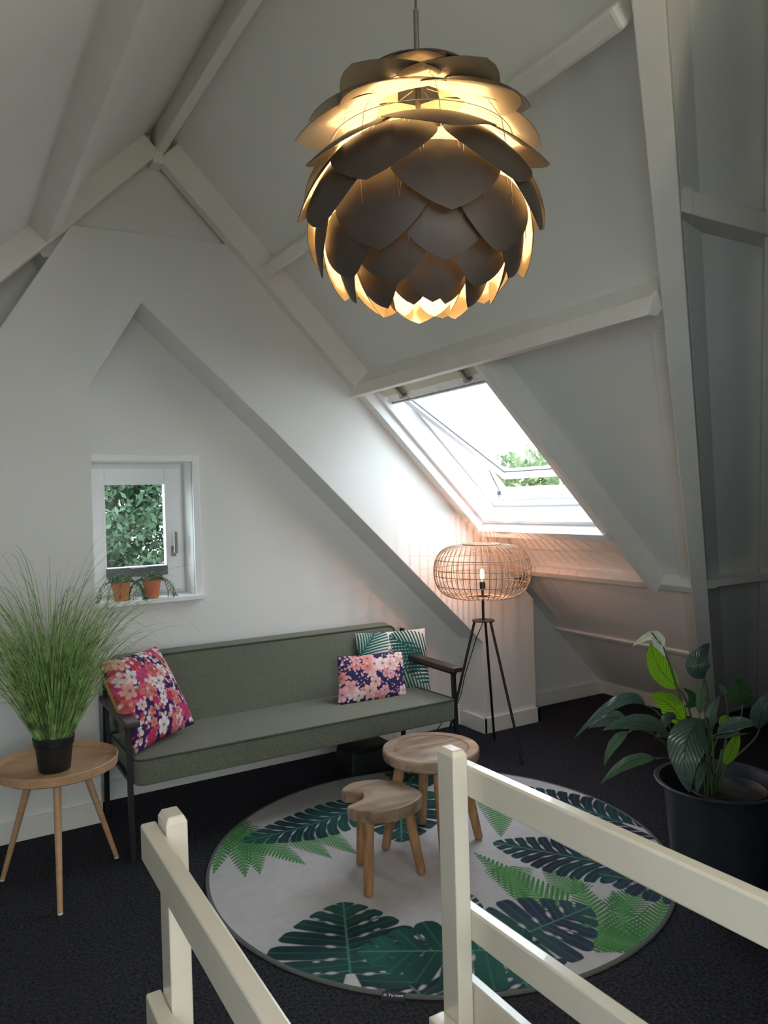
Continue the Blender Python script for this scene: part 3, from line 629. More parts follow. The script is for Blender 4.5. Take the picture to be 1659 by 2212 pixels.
def build_rug():
    n = 560; g = np.linspace(-1, 1, n); U, V = np.meshgrid(g, g)
    X = U * np.sqrt(1 - V * V / 2) * RR * .992; Y = V * np.sqrt(1 - U * U / 2) * RR * .992
    P = np.c_[X.ravel() + RC[0], Y.ravel() + RC[1]]
    rg = np.random.default_rng(3)
    lo = rg.normal(0, 1, (24, 24)); 
    def samp(grid, sc):
        gx = (P[:, 0] * sc) % (grid.shape[0] - 1); gy = (P[:, 1] * sc) % (grid.shape[1] - 1); i = gx.astype(int); j = gy.astype(int); fx = gx - i; fy = gy - j
        return grid[i, j] * (1 - fx) * (1 - fy) + grid[i + 1, j] * fx * (1 - fy) + grid[i, j + 1] * (1 - fx) * fy + grid[i + 1, j + 1] * fx * fy
    col = np.tile(np.array([0.47, 0.46, 0.475]), (len(P), 1)) * (1 + 0.03 * samp(lo, 6) + 0.03 * samp(lo, 37))[:, None]
    spk = rg.uniform(0, 1, len(P)); col *= np.where(spk > .988, .72, 1)[:, None]
    T1 = ((.012, .034, .040), (.022, .075, .068)); T2 = ((.018, .022, .042), (.016, .050, .055)); T3 = ((.010, .050, .044), (.022, .105, .085)); T4 = ((.028, .038, .075), (.030, .075, .085))
    F = lambda *a, **k: ('f', a, k); Mo = lambda *a, **k: ('m', a, k)
    items = [F((1.238, 3.635), (0.985, 3.165), .10, 1), F((1.228, 3.55), (1.090, 3.060), .11, 2), F((1.26, 3.46), (1.152, 3.049), .10, 3), F((1.262, 3.36), (1.351, 3.018), .10, 4), F((1.428, 3.281), (1.475, 3.004), .085, 5), F((1.545, 3.238), (1.587, 2.975), .08, 6),
        Mo((1.78, 3.41), (1.19, 3.39), .20, T1, 1, bend=.05, n=9),
        Mo((2.10, 3.42), (1.815, 2.961), .27, T1, 2),
        Mo((2.447, 3.551), (2.194, 3.757), .16, T1, 3), Mo((2.30, 3.62), (2.12, 3.42), .15, T3, 5),
        F((2.514, 3.116), (2.232, 2.748), .13, 7, n=18),
        Mo((2.813, 2.52), (2.70, 3.18), .19, T2, 4, n=9), 
        F((2.02, 2.18), (2.030, 2.690), .12, 8, n=18), F((2.062, 2.50), (1.918, 2.231), .11, 9), F((2.16, 2.20), (2.20, 2.44), .10, 13),
        Mo((2.46, 2.27), (2.165, 2.725), .22, T2, 6, n=9),
        F((1.990, 1.86), (2.243, 2.293), .13, 10, n=20), F((2.05, 1.80), (2.289, 2.125), .12, 14, n=18), F((2.15, 1.82), (2.45, 1.99), .11, 11, n=14), F((2.0, 1.93), (2.12, 1.75), .10, 12), F((2.2, 2.0), (2.50, 2.12), .10, 15),
        Mo((2.52, 2.0), (2.345, 2.25), .17, T4, 7, n=7),
        Mo((1.775, 2.09), (2.125, 2.09), .25, T4, 8, n=7),
        Mo((1.70, 2.28), (1.80, 2.42), .06, T4, 12, n=5),
        Mo((1.297, 1.97), (1.281, 2.16), .14, T2, 9, n=5), Mo((1.62, 1.96), (1.60, 1.79), .22, T4, 10, n=6),
        Mo((1.150, 2.225), (1.345, 2.650), .33, T1, 11, n=8),
        Mo((1.66, 2.06), (1.235, 2.330), .25, T3, 13, n=7)]
    for kind, a, k in items:
        al, cc = (fern if kind == 'f' else monstera)(P, *a, **k)
        col = col * (1 - al[:, None]) + cc * al[:, None]
    V3 = np.c_[X.ravel(), Y.ravel(), np.full(len(P), 0.0095)]
    idx = np.arange(n * n).reshape(n, n); Fq = np.stack([idx[:-1, :-1], idx[:-1, 1:], idx[1:, 1:], idx[1:, :-1]], -1).reshape(-1, 4)
    me = bpy.data.meshes.new('printed_surface'); me.vertices.add(len(V3)); me.vertices.foreach_set('co', V3.astype(np.float32).ravel())
    me.loops.add(Fq.size); me.loops.foreach_set('vertex_index', Fq.ravel().astype(np.int32)); me.polygons.add(len(Fq)); me.polygons.foreach_set('loop_start', np.arange(0, Fq.size, 4, dtype=np.int32)); me.polygons.foreach_set('loop_total', np.full(len(Fq), 4, dtype=np.int32)); me.update(calc_edges=True)
    ca = me.color_attributes.new('print', 'FLOAT_COLOR', 'POINT'); ca.data.foreach_set('color', np.c_[np.clip(col, 0, 1), np.ones(len(col))].astype(np.float32).ravel())
    me.materials.append(M['rugprint'])
    R = thing('round_rug', (RC[0], RC[1], 0), 'large round rug printed with green monstera and fern leaves', 'rug')
    o = bpy.data.objects.new('printed_surface', me); COL.objects.link(o); o.parent = R
    bm = B(); add_lathe(bm, (RC[0], RC[1], 0), [(0, .0005), (RR, .0005), (RR + .003, .005), (RR, .0100), (RR * .988, .0104), (RR * .985, .0085), (0, .0085)], 128); build('rug_edge', bm, M['rugedge'], R, smooth=40)
    return R
rug = build_rug()
# woven label sewn to the rug edge
LB = Matrix.Translation((1.222, 2.066, 0)) @ Matrix.Rotation(math.atan2(2.04 - 2.085, 1.257 - 1.201), 4, 'Z')
bm = B(); add_box(bm, -.038, .038, -.022, .010, 0.001, .0105); bmesh.ops.transform(bm, matrix=LB, verts=bm.verts)
tg = build('woven_label', bm, mat('label_cloth', (.03, .032, .04), .9), rug)
def text(s, size, mw_, m, par, name='lettering'):
    cu = bpy.data.curves.new(name, 'FONT'); cu.body = s; cu.size = size; cu.align_x = 'CENTER'; cu.align_y = 'CENTER'; cu.extrude = 0.0003
    o = bpy.data.objects.new(name, cu); COL.objects.link(o)
    dg = bpy.context.evaluated_depsgraph_get(); me = bpy.data.meshes.new_from_object(o.evaluated_get(dg)); bpy.data.objects.remove(o)
    me.transform(mw_); o = bpy.data.objects.new(name, me); COL.objects.link(o); me.materials.clear(); me.materials.append(m); o.parent = par
    return o
LM = mat('label_thread', (.7, .7, .7), .8)
text('Tarkett', .0165, LB @ Matrix.Translation((.008, -.009, .0110)), LM, tg)
bm = B(); add_ring(bm, (0, 0, 0), .0042, .0008, 20, 5); bmesh.ops.transform(bm, matrix=LB @ Matrix.Translation((-.027, -.009, .0112)), verts=bm.verts); build('emblem', bm, LM, tg)
# ================================================================ TABLES
def leg(bm, top, foot, r0, r1, seg=16, roundtip=True):
    top = Vector(top); foot = Vector(foot); d = (foot - top)
    pts = [top, top + d * .5, foot - d.normalized() * .012, foot - d.normalized() * .003, foot] if roundtip else [top, foot]
    rs = [r0, (r0 + r1) / 2, r1, r1 * .85, r1 * .55] if roundtip else [r0, r1]
    add_tube(bm, pts, rs, seg)
# large round side table
T1 = thing('round_side_table', (1.92, 2.86, 0.01), 'larger round mango wood table with grooved top, behind the front railing post', 'side table')
bm = B(); zt = .462; R_ = .222
add_lathe(bm, (1.925, 2.862, 0), [(0, zt - .055), (R_ - .02, zt - .055), (R_ - .004, zt - .045), (R_, zt - .03), (R_, zt - .006), (R_ - .005, zt), (.176, zt), (.172, zt - .005), (.166, zt - .001), (0, zt - .002)], 72)
build('table_top', bm, M['mango'], T1, smooth=35)
for f in ((1.714, 2.94), (2.129, 2.782), (2.001, 3.067), (1.848, 2.66)):
    c = Vector((1.925, 2.862)); t = c + (Vector(f) - c) * .62
    bm = B(); leg(bm, (t.x, t.y, zt - .05), (f[0], f[1], .012), .026, .020); build('leg', bm, M['oak_leg'], T1, smooth=50)
# small stool with a bite out of the seat
T2 = thing('wooden_stool', (1.576, 2.73, 0.01), 'small three-legged mango wood stool with a notch cut into its seat', 'stool')
so = [(1.454, 2.853), (1.481, 2.881), (1.533, 2.906), (1.602, 2.897), (1.652, 2.87), (1.692, 2.827), (1.717, 2.762), (1.728, 2.696), (1.726, 2.65), (1.713, 2.615), (1.677, 2.586), (1.62, 2.562), (1.553, 2.551), (1.498, 2.558), (1.448, 2.581), (1.413, 2.621), (1.395, 2.66), (1.391, 2.685), (1.408, 2.698), (1.445, 2.706), (1.475, 2.717), (1.495, 2.735), (1.509, 2.759), (1.517, 2.784), (1.488, 2.803), (1.458, 2.828)][::-1]
bm = B(); add_prism(bm, [(x, y, .318) for x, y in so], [(x, y, .368) for x, y in so]); build('seat', bm, M['mango'], T2, bevel=.006, seg=3)
for f, t in (((1.449, 2.629), (1.475, 2.655)), ((1.551, 2.878), (1.548, 2.84)), ((1.729, 2.661), (1.675, 2.69))):
    bm = B(); leg(bm, (t[0], t[1], .33), (f[0], f[1], .011), .0235, .019); build('leg', bm, M['oak_leg'], T2, smooth=50)
# light tray table
T3 = thing('tray_table', (.42, 3.5, 0), 'pale beech three-legged tray table left of the sofa', 'side table')
bm = B(); zt = .505; cx, cy, R_ = .422, 3.492, .243
add_lathe(bm, (cx, cy, 0), [(0, zt - .02), (R_ - .01, zt - .02), (R_, zt - .014), (R_ + .003, zt + .020), (R_ - .003, zt + .022), (R_ - .008, zt + .002), (R_ - .014, zt), (0, zt)], 72)
build('tray_top', bm, M['beech'], T3, smooth=35)
for f in ((.205, 3.64), (.378, 3.207), (.666, 3.578)):
    c = Vector((cx - .005, cy - .015)); t = c + (Vector(f) - c) * .42; bm = B(); add_tube(bm, [(t.x, t.y, zt - .018), (f[0], f[1], .006)], [.0165, .0105], 14); lg = build('leg', bm, M['beech'], T3, smooth=50)
    bm = B(); add_tube(bm, [(f[0], f[1], 0), (f[0], f[1], .007)], .010, 12); build('foot_pad', bm, M['frame'], lg)

# ================================================================ GRASS PLANT
G = thing('potted_grass', (.405, 3.43, .505), 'tall artificial grass in a black pot on the tray table', 'plant')
pc = Vector((.402, 3.430, .505))
bm = B(); add_lathe(bm, pc, [(0, 0.001), (.060, .001), (.063, .006), (.074, .105), (.079, .108), (.083, .142), (.080, .146), (.076, .142), (.073, .115), (0, .115)], 40); build('pot', bm, M['pot_black'], G, smooth=35)
def blades(n, c, rad, hmin, hmax, spread, droop, wid, seed, squash=1.0):
    rg = random.Random(seed); V = []; F = []
    for i in range(n):
        a = rg.uniform(0, 2 * math.pi); rr0 = rad * math.sqrt(rg.random()); h = rg.uniform(hmin, hmax) * (1 - .15 * rg.random())
        ax = Vector((math.cos(a), math.sin(a), 0)); p = Vector(c) + ax * rr0
        tilt = spread * (0.15 + 0.85 * rg.random()) * (0.4 + 0.6 * rr0 / rad); out = ax.copy(); out.rotate(Matrix.Rotation(rg.uniform(-.5, .5), 3, 'Z'))
        v = (Vector((0, 0, 1)) * math.cos(tilt) + out * math.sin(tilt)); seg = 13; L = h * rg.uniform(1.0, 1.25); st = L / seg
        sd = v.cross(Vector((rg.uniform(-1, 1), rg.uniform(-1, 1), .1))).normalized(); dr = droop * rg.uniform(.4, 1.6); base = len(V)
        for k in range(seg + 1):
            t = k / seg; w_ = wid * (1 - t * .78) * (.75 + .5 * rg.random() if False else 1)
            if k == seg: w_ = wid * .08
            V.append(p - sd * w_); V.append(p + sd * w_)
            if k: F.append((base + 2 * k - 2, base + 2 * k - 1, base + 2 * k + 1, base + 2 * k))
            v = (v + (out * .55 - Vector((0, 0, 1)) * .9) * dr * (t ** 2.2) * .42).normalized(); p = p + v * st
            if p.y > 3.99: p.y = 3.99
    return V, F
V, Fc = blades(560, pc + Vector((0, 0, .11)), .058, .42, .98, .58, 1.5, .0022, 5)
V2, F2 = blades(380, pc + Vector((0, 0, .11)), .055, .25, .62, .50, .6, .0030, 6)
me = bpy.data.meshes.new('grass_blades'); off = len(V); me.from_pydata([tuple(v - pc) for v in V + V2], [], Fc + [tuple(i + off for i in f) for f in F2]); me.materials.append(M['grass'])
o = bpy.data.objects.new('grass_blades', me); COL.objects.link(o); o.parent = G; o['kind'] = 'stuff'; o.location = pc - Vector(G.location)

# ================================================================ SILL POTS
def vine_pot(c, label, seed):
    rg = random.Random(seed); c = Vector(c); t = thing('potted_vine', tuple(c), label, 'plant', 'terracotta pots on the window sill')
    bm = B(); add_lathe(bm, c, [(0, .001), (.034, .001), (.036, .004), (.051, .098), (.052, .101), (.046, .101), (.043, .088), (0, .088)], 32); build('pot', bm, M['terracotta'], t, smooth=35)
    bl = B(); bs = B()
    def lf(p, s):
        n = Vector((rg.uniform(-1, 1), rg.uniform(-1, .3), rg.uniform(-.3, 1))).normalized(); a, b = frame_of(n); q = [p, p + a * s * .5 + b * s * .55, p + b * s * 1.25, p - a * s * .5 + b * s * .55]
        bl.faces.new([bl.verts.new(x) for x in q])
    for i in range(950):
        a = rg.uniform(0, 6.28); r = .062 * math.sqrt(rg.random()); z = .095 + .058 * math.sqrt(rg.random()) * (1 - (r / .09) ** 2)
        lf(c + Vector((math.cos(a) * r, math.sin(a) * r * .85, z)), rg.uniform(.0045, .0075))
    for i in range(19):
        a = rg.uniform(0, 6.28); 
        dx = math.cos(a); dy = -abs(math.sin(a)) * .35 + .05; L = rg.uniform(.09, .17); p = c + Vector((dx * .045, dy * .045, .105)); pts = [p.copy()]
        v = Vector((dx * 1.15, dy * .9, .5))
        st = .0125; n = int(L / st) + 5
        for k in range(n):
            v = (v + Vector((rg.uniform(-.12, .12), rg.uniform(-.06, .06), -.27))).normalized(); p = p + v * st
            if p.z < 1.09 and p.y > 4.258: p.z = max(p.z, 1.088)
            if p.z < 1.045: break
            pts.append(p.copy()); lf(p + Vector((rg.choice((-1, 1)) * .003, 0, 0)), rg.uniform(.006, .0085)); lf(p + Vector((rg.choice((-1, 1)) * rg.uniform(.003, .006), 0, .005)), rg.uniform(.005, .0075))
        add_tube(bs, pts, .0007, 4)
    o = build('foliage', bl, M['vine'], t); o['kind'] = 'stuff'; o = build('stems', bs, M['stem'], t); o['kind'] = 'stuff'
vine_pot((.872, 4.315, 1.083), 'terracotta pot with trailing vine, left on the window sill', 21)
vine_pot((1.043, 4.33, 1.083), 'terracotta pot with trailing vine, right on the window sill', 22)

# ================================================================ PEACE LILY
PL_ = thing('potted_peace_lily', (2.643, 1.892, 0), 'dark green peace lily with one white flower in a big dark planter', 'plant')
pc2 = Vector((2.650, 1.895, 0)); zr = .45
bm = B(); add_lathe(bm, pc2, [(0, .002), (.165, .002), (.172, .01), (.205, zr - .05), (.222, zr - .012), (.240, zr - .006), (.243, zr), (.238, zr + .004), (.222, zr), (.208, zr - .03), (.198, .33), (0, .33)], 72); build('planter', bm, M['pot_big'], PL_, smooth=35)
bm = B(); ci = pc2 + Vector((.04, -.01, 0)); add_lathe(bm, ci, [(.128, .335), (.145, .405), (.150, .408), (.146, .414), (.138, .405), (.130, .385), (0, .39)], 48); build('inner_pot', bm, M['pot_black'], PL_, smooth=35)
bm = B(); add_lathe(bm, ci, [(.128, .375), (.128, .388), (.06, .397), (0, .393)], 32); build('soil', bm, M['soil'], PL_)
LEAVES = [
  ('bright',[(2.523, 1.974, 0.819), (2.443, 2.0, 0.909), (2.393, 1.997, 1.013)],0.046),
  ('bright',[(2.515, 1.941, 0.678), (2.424, 1.939, 0.776), (2.303, 1.93, 0.829)],0.048),
  ('dark',[(2.657, 1.953, 0.84), (2.593, 1.934, 0.921), (2.723, 1.974, 0.977)],0.052),
  ('mid',[(2.591, 1.931, 0.714), (2.598, 1.929, 0.796), (2.611, 1.922, 0.858)],0.02),
  ('dark',[(2.326, 1.974, 0.784), (2.198, 1.993, 0.816), (2.05, 2.079, 0.678)],0.024),
  ('dark',[(2.299, 2.048, 0.711), (2.276, 2.119, 0.708), (2.21, 2.158, 0.669)],0.034),
  ('dark',[(2.354, 1.898, 0.693), (2.183, 1.884, 0.765), (2.031, 1.917, 0.754)],0.032),
  ('mid',[(2.267, 2.008, 0.681), (2.203, 2.022, 0.644), (2.146, 2.02, 0.572)],0.021),
  ('mid',[(2.354, 1.954, 0.578), (2.224, 1.973, 0.584), (2.094, 1.992, 0.523)],0.025),
  ('dark',[(2.478, 1.825, 0.738), (2.268, 1.751, 0.695), (2.259, 1.73, 0.536)],0.069),
  ('dark',[(2.583, 1.877, 0.657), (2.567, 1.864, 0.734), (2.622, 1.856, 0.803)],0.024),
  ('dark',[(2.604, 1.864, 0.651), (2.628, 1.793, 0.705), (2.648, 1.723, 0.708)],0.029),
  ('dark',[(2.746, 1.779, 0.662), (2.711, 1.744, 0.747), (2.739, 1.729, 0.821)],0.04),
  ('deep',[(2.921, 1.967, 0.689), (2.934, 1.983, 0.739), (2.933, 1.985, 0.8)],0.049),
  ('mid',[(2.727, 1.91, 0.77), (2.718, 1.915, 0.799), (2.701, 1.926, 0.815)],0.013),
  ('bright',[(2.625, 1.85, 0.528), (2.657, 1.831, 0.598), (2.677, 1.821, 0.664)],0.025),
  ('dark',[(2.362, 1.893, 0.678), (2.327, 1.891, 0.692), (2.281, 1.883, 0.69)],0.012),
  ('dark',[(2.452, 1.933, 0.717), (2.397, 1.931, 0.727), (2.34, 1.941, 0.66)],0.022),
  ('dark',[(2.394, 1.756, 0.612), (2.329, 1.736, 0.584), (2.298, 1.73, 0.527)],0.017),
  ('bright',[(2.709, 1.918, 0.639), (2.724, 1.91, 0.675), (2.742, 1.899, 0.68)],0.021),
  ('dark',[(2.536, 1.846, 0.65), (2.605, 1.805, 0.658), (2.63, 1.733, 0.684)],0.007),
  ('deep',[(2.628, 2.026, 0.718), (2.656, 2.009, 0.749), (2.621, 2.031, 0.798)],0.021),
]
root_c = Vector((2.635, 1.925, .39))
def bez(a, b, c, t): return a * (1 - t) ** 2 + b * 2 * t * (1 - t) + c * t * t
def leaf_mesh(b, m, t, hw, fold=.28, wave=.0, seed=0):
    b, m, t = Vector(b), Vector(m), Vector(t); mm = (m - (b + t) * .25) * 2 if True else m      # control so the curve passes m
    n = 20; k = 8; V = []; F = []; UV = []; rg = random.Random(seed)
    vd = (Vector((0, 0, 1.6)) - m).normalized()
    for i in range(n + 1):
        u = i / n; p = bez(b, mm, t, u); d = (bez(b, mm, t, min(1, u + .02)) - bez(b, mm, t, max(0, u - .02))).normalized()
        s = d.cross(vd); s = s.normalized() if s.length > 1e-4 else frame_of(d)[0]
        up = s.cross(d).normalized(); w_ = hw * (math.sin(math.pi * min(1, max(0, u)) ** .78) ** .8) * (1.0 - .15 * u)
        tw = Matrix.Rotation(.25 * math.sin(seed * 1.7), 3, d); s.rotate(tw); up.rotate(tw)
        for j in range(-k, k + 1):
            v = j / k; V.append(p + s * (w_ * v) + up * (-(w_ * fold) * abs(v) ** 1.3 + .003 * math.sin(u * 26 + v * 3) * abs(v))); UV.append((u, v))
    W = 2 * k + 1
    for i in range(n):
        for j in range(2 * k): F.append((i * W + j, i * W + j + 1, (i + 1) * W + j + 1, (i + 1) * W + j))
    return V, F, UV
def add_leaf(name, V, F, UV, m, par):
    me = bpy.data.meshes.new(name); pl = parent_loc(par); me.from_pydata([tuple(v - pl) for v in V], [], F); me.polygons.foreach_set('use_smooth', [True] * len(F))
    ul = me.uv_layers.new(name='UVMap'); li = [l.vertex_index for l in me.loops]; ul.data.foreach_set('uv', [c for i in li for c in UV[i]])
    me.materials.append(m); o = bpy.data.objects.new(name, me); COL.objects.link(o); o.parent = par; return o
for i, (kind, pts, hw) in enumerate(LEAVES):
    V, F, UV = leaf_mesh(*pts, hw, .30 if kind != 'bright' else .15, seed=i)
    lo = add_leaf('leaf', V, F, UV, M['leaf_' + kind], PL_)
    if kind == 'bright': tag(lo, 'bright yellow green leaf')
    b = Vector(pts[0]); m = Vector(pts[1]); d = (b - m).normalized(); r0 = root_c + Vector(((b.x - root_c.x) * .16, (b.y - root_c.y) * .16, 0)); r0.x += .02 * math.sin(i); r0.y += .02 * math.cos(i * 2)
    bm = B(); c1 = b + d * min(.10, (b - r0).length * .35); 
    path = []
    for k in range(13):
        s = k / 12; path.append(b * (1 - s) ** 3 + c1 * 3 * s * (1 - s) ** 2 + (r0 + Vector((0, 0, .12))) * 3 * s * s * (1 - s) + r0 * s ** 3)
    add_tube(bm, path, [.0028 + .003 * (k / 12) for k in range(13)], 6); build('stem', bm, M['stem'], PL_, smooth=True)
sp = [Vector(p) for p in [(2.452, 1.984, 0.987), (2.413, 2.009, 1.05), (2.345, 2.048, 0.997), (2.456, 1.981, 0.951), (2.47, 1.972, 0.925), (2.501, 1.951, 0.796), (2.532, 1.93, 0.652)]]
V, F, UV = leaf_mesh(sp[0], sp[1] + Vector((.012, 0, -.012)), sp[2], .021, .5, seed=4); fl = add_leaf('flower_spathe', V, F, UV, M['spathe'], PL_); tag(fl, 'white flower')
V, F, UV = leaf_mesh(sp[1] + Vector((.006, 0, 0)), (sp[1] + sp[3]) / 2 + Vector((-.004, 0, .004)), sp[3], .018, .5, seed=5); fl = add_leaf('flower_spathe', V, F, UV, M['spathe'], PL_); tag(fl, 'white flower')
bm = B(); add_tube(bm, [sp[1], sp[0], sp[4], sp[5], sp[6], root_c], [.003, .0035, .0035, .004, .0045, .005], 7); build('flower_stem', bm, M['stem'], PL_, smooth=True)
rgn = random.Random(9)
for i in range(16):
    a = rgn.uniform(0, 6.28); q = Vector((math.cos(a), math.sin(a), 0)); bm = B(); p0 = root_c + q * rgn.uniform(.01, .05); h = rgn.uniform(.10, .24)
    add_tube(bm, [p0, p0 + q * .02 + Vector((0, 0, h * .5)), p0 + q * .05 + Vector((0, 0, h))], [.006, .0045, .003], 6); build('stem', bm, M['stem'], PL_, smooth=True)

# ================================================================ FLOOR LAMP
FL = thing('floor_lamp', (2.914, 3.708, 0), 'black tripod floor lamp with a round open cane shade and glowing bulb', 'lamp')
c = Vector((2.918, 3.715, 0))
feet = [(3.126, 3.893), (2.968, 3.432), (2.648, 3.80)]
for f in feet:
    dv = (Vector(f) - Vector(c[:2])); t = Vector(c[:2]) + dv.normalized() * .058; bm = B(); add_tube(bm, [(t.x, t.y, .832), (f[0], f[1], 0)], .0085, 10); build('leg', bm, M['black_metal'], FL, smooth=50)
bm = B(); add_lathe(bm, c, [(0, .830), (.070, .830), (.071, .836), (0, .836)], 40); build('top_plate', bm, M['black_metal'], FL, smooth=35)
bm = B(); add_tube(bm, [c + Vector((0, 0, .83)), c + Vector((0, 0, 1.035))], .0085, 12); add_lathe(bm, c, [(0, .975), (.026, .975), (.026, .985), (.012, .99), (0, .99)], 20); add_lathe(bm, c, [(0, 1.03), (.018, 1.03), (.018, 1.075), (0, 1.075)], 16)
build('pole', bm, M['black_metal'], FL, smooth=35)
SH = thing('lamp_shade', tuple(c + Vector((0, 0, 1.15))), None, None); SH.parent = FL; SH.matrix_parent_inverse = Matrix.Translation(parent_loc(FL)).inverted()
zc, az, ar = 1.142, .163, .302
def shade_pt(th, ph):     # ph from top (-) to bottom
    r = .115 + (ar - .115) * abs(math.cos(ph)) ** .62; z = zc + az * math.sin(ph)
    return c + Vector((math.cos(th) * r, math.sin(th) * r, z))
NR = 48
rib_me = None
for i in range(NR):
    bm = B(); pts = [shade_pt(0, math.pi / 2 * (1 - 2 * k / 22)) - c for k in range(23)]
    if rib_me is None:
        add_tube(bm, pts, .0026, 5); rib_me = bpy.data.meshes.new('cane_rib'); bm.to_mesh(rib_me); rib_me.materials.append(M['cane']); rib_me.polygons.foreach_set('use_smooth', [True] * len(rib_me.polygons))
    bm.free() if bm.is_valid else None
    o = bpy.data.objects.new('cane_rib', rib_me); COL.objects.link(o); o.parent = SH; o.location = c - parent_loc(SH); o.rotation_euler = (0, 0, 2 * math.pi * i / NR)
for ph in (.50, .10, -.12, -.52):
    r = (shade_pt(0, ph) - c).x; bm = B(); add_ring(bm, c + Vector((0, 0, zc + az * math.sin(ph))), r - .003, .0028, 64, 5); build('cane_band', bm, M['cane'], SH, smooth=True)
for z, r, t in ((zc + az + .004, .112, .008), (zc - az, .105, .006), (zc - az + .004, .07, .004)):
    bm = B(); add_ring(bm, c + Vector((0, 0, z)), r, t, 56, 7); build('cane_rim', bm, M['cane'], SH, smooth=True)
bm = B()
for k in range(4):
    a = k * math.pi / 2 + .3; add_tube(bm, [c + Vector((0, 0, .984)), c + Vector((math.cos(a) * .105, math.sin(a) * .105, zc - az))], .0025, 6)
build('shade_spider', bm, M['black_metal'], SH)
bm = B(); add_lathe(bm, c, [(0, 1.072), (.012, 1.075), (.016, 1.09), (.030, 1.125), (.032, 1.14), (.028, 1.158), (.014, 1.172), (0, 1.175)], 24); build('bulb_glass', bm, M['glass'], FL, smooth=True)
bm = B(); add_lathe(bm, c, [(0, 1.085), (.009, 1.09), (.013, 1.12), (.009, 1.15), (0, 1.155)], 12); build('filament', bm, emit('filament_glow', (1.0, .42, .10), 55), FL, smooth=True)
ld = bpy.data.lights.new('floor_lamp_light', 'POINT'); ld.energy = 2.2; ld.color = (1.0, .44, .30); ld.shadow_soft_size = .008
lo = bpy.data.objects.new('floor_lamp_light', ld); COL.objects.link(lo); lo.location = c + Vector((0, 0, 1.19))
bm = B(); add_tube(bm, [c + Vector((0, 0, .83)), (2.92, 3.74, .79), (2.93, 3.80, .72), (2.93, 3.86, .60), (2.925, 3.93, .45), (2.915, 3.96, .33), (2.90, 3.98, .26), (2.86, 4.02, .20), (2.80, 4.06, .10), (2.78, 4.12, .012), (2.78, 4.25, .006)], .003, 6); build('cord', bm, M['pot_black'], FL, smooth=True)

# ================================================================ PENDANT LAMP
PC = Vector((1.092, 1.60, 2.385))
PN = thing('pendant_lamp', tuple(PC), 'brown artichoke pendant lamp of overlapping petals hanging from the ridge', 'lamp')
bm = B(); add_tube(bm, [PC + Vector((-.004, 0, .10)), PC + Vector((-.004, 0, .455))], .0068, 14); add_tube(bm, [PC + Vector((-.004, 0, .10)), PC + Vector((-.004, 0, .165))], .021, 18); add_tube(bm, [PC + Vector((-.004, 0, .165)), PC + Vector((-.004, 0, .175))], .024, 18); build('rod', bm, M['steel'], PN, smooth=40)
bm = B(); add_tube(bm, [PC + Vector((-.004, 0, .455)), PC + Vector((-.004, 0, 1.062))], .0028, 8); build('cord', bm, M['grey_plastic'], PN, smooth=True)
bm = B(); add_lathe(bm, PC, [(0, .100), (.014, .098), (.018, .085), (.030, .055), (.031, .035), (.022, .012), (0, .004)], 20); build('bulb', bm, emit('bulb_glow', (1.0, .78, .48), 14), PN, smooth=True)
ld = bpy.data.lights.new('pendant_light', 'POINT'); ld.energy = 4.2; ld.color = (1.0, .76, .46); ld.shadow_soft_size = .03
lo = bpy.data.objects.new('pendant_light', ld); COL.objects.link(lo); lo.location = PC + Vector((0, 0, -.03))
def petal(root_rz, tip_rz, width, az_, mid_bulge=.02, wtop=.62, spin=0.0):
    """a rounded-triangle blade: root edge near the frame, tip outwards; r,z relative to the lamp centre"""
    r0, z0 = root_rz; r1, z1 = tip_rz; n = 12; k = 8; V = []
    Ld = math.hypot(r1 - r0, z1 - z0); nr, nz = -(z1 - z0) / Ld, (r1 - r0) / Ld      # outward normal in the rz plane
    if nr * 1 + nz * .3 < 0: nr, nz = -nr, -nz
    ring = []
    for i in range(n + 1):
        u = i / n; r = r0 + (r1 - r0) * u + nr * mid_bulge * math.sin(math.pi * u); z = z0 + (z1 - z0) * u + nz * mid_bulge * math.sin(math.pi * u)
        wv = max(.35, (1 - (1 - u / .32) ** 2.4) ** .5) if u < .32 else max(.0008, 1 - ((u - .32) / .68) ** 1.7) ** .76
        half = width / 2 * wv; row = []
        for j in range(-k, k + 1):
            v = j / k; x = half * v
            curv = x * x / max(.12, r1 if r1 > .12 else .12) * .50          # wraps round the lamp
            rad = r - curv * abs(nr) ; zz = z - curv * abs(nz) * .8
            row.append((rad, x, zz))
        ring.append(row)
    ca, sa = math.cos(az_), math.sin(az_); bm = B(); th = .0012
    def P(rad, x, z): return Vector((rad * ca - x * sa, rad * sa + x * ca, z))
    g = [[bm.verts.new(P(*q)) for q in row] for row in ring]
    off = P(nr, 0, nz) - P(0, 0, 0)
    g2 = [[bm.verts.new(P(*q) - off * th) for q in row] for row in ring]
    for i in range(n):
        for j in range(2 * k):
            f = bm.faces.new((g[i][j], g[i][j + 1], g[i + 1][j + 1], g[i + 1][j])); f.material_index = 0
            f = bm.faces.new((g2[i][j], g2[i + 1][j], g2[i + 1][j + 1], g2[i][j + 1])); f.material_index = 1
    for i in range(n):
        for j in (0, 2 * k):
            f = bm.faces.new((g[i][j], g[i + 1][j], g2[i + 1][j], g2[i][j])); f.material_index = 0
    for j in range(2 * k):
        bm.faces.new((g[n][j], g[n][j + 1], g2[n][j + 1], g2[n][j])); bm.faces.new((g[0][j], g2[0][j], g2[0][j + 1], g[0][j + 1]))
    return bm
VIEW = math.atan2(-PC.y, -PC.x)     # azimuth from lamp to the viewpoint
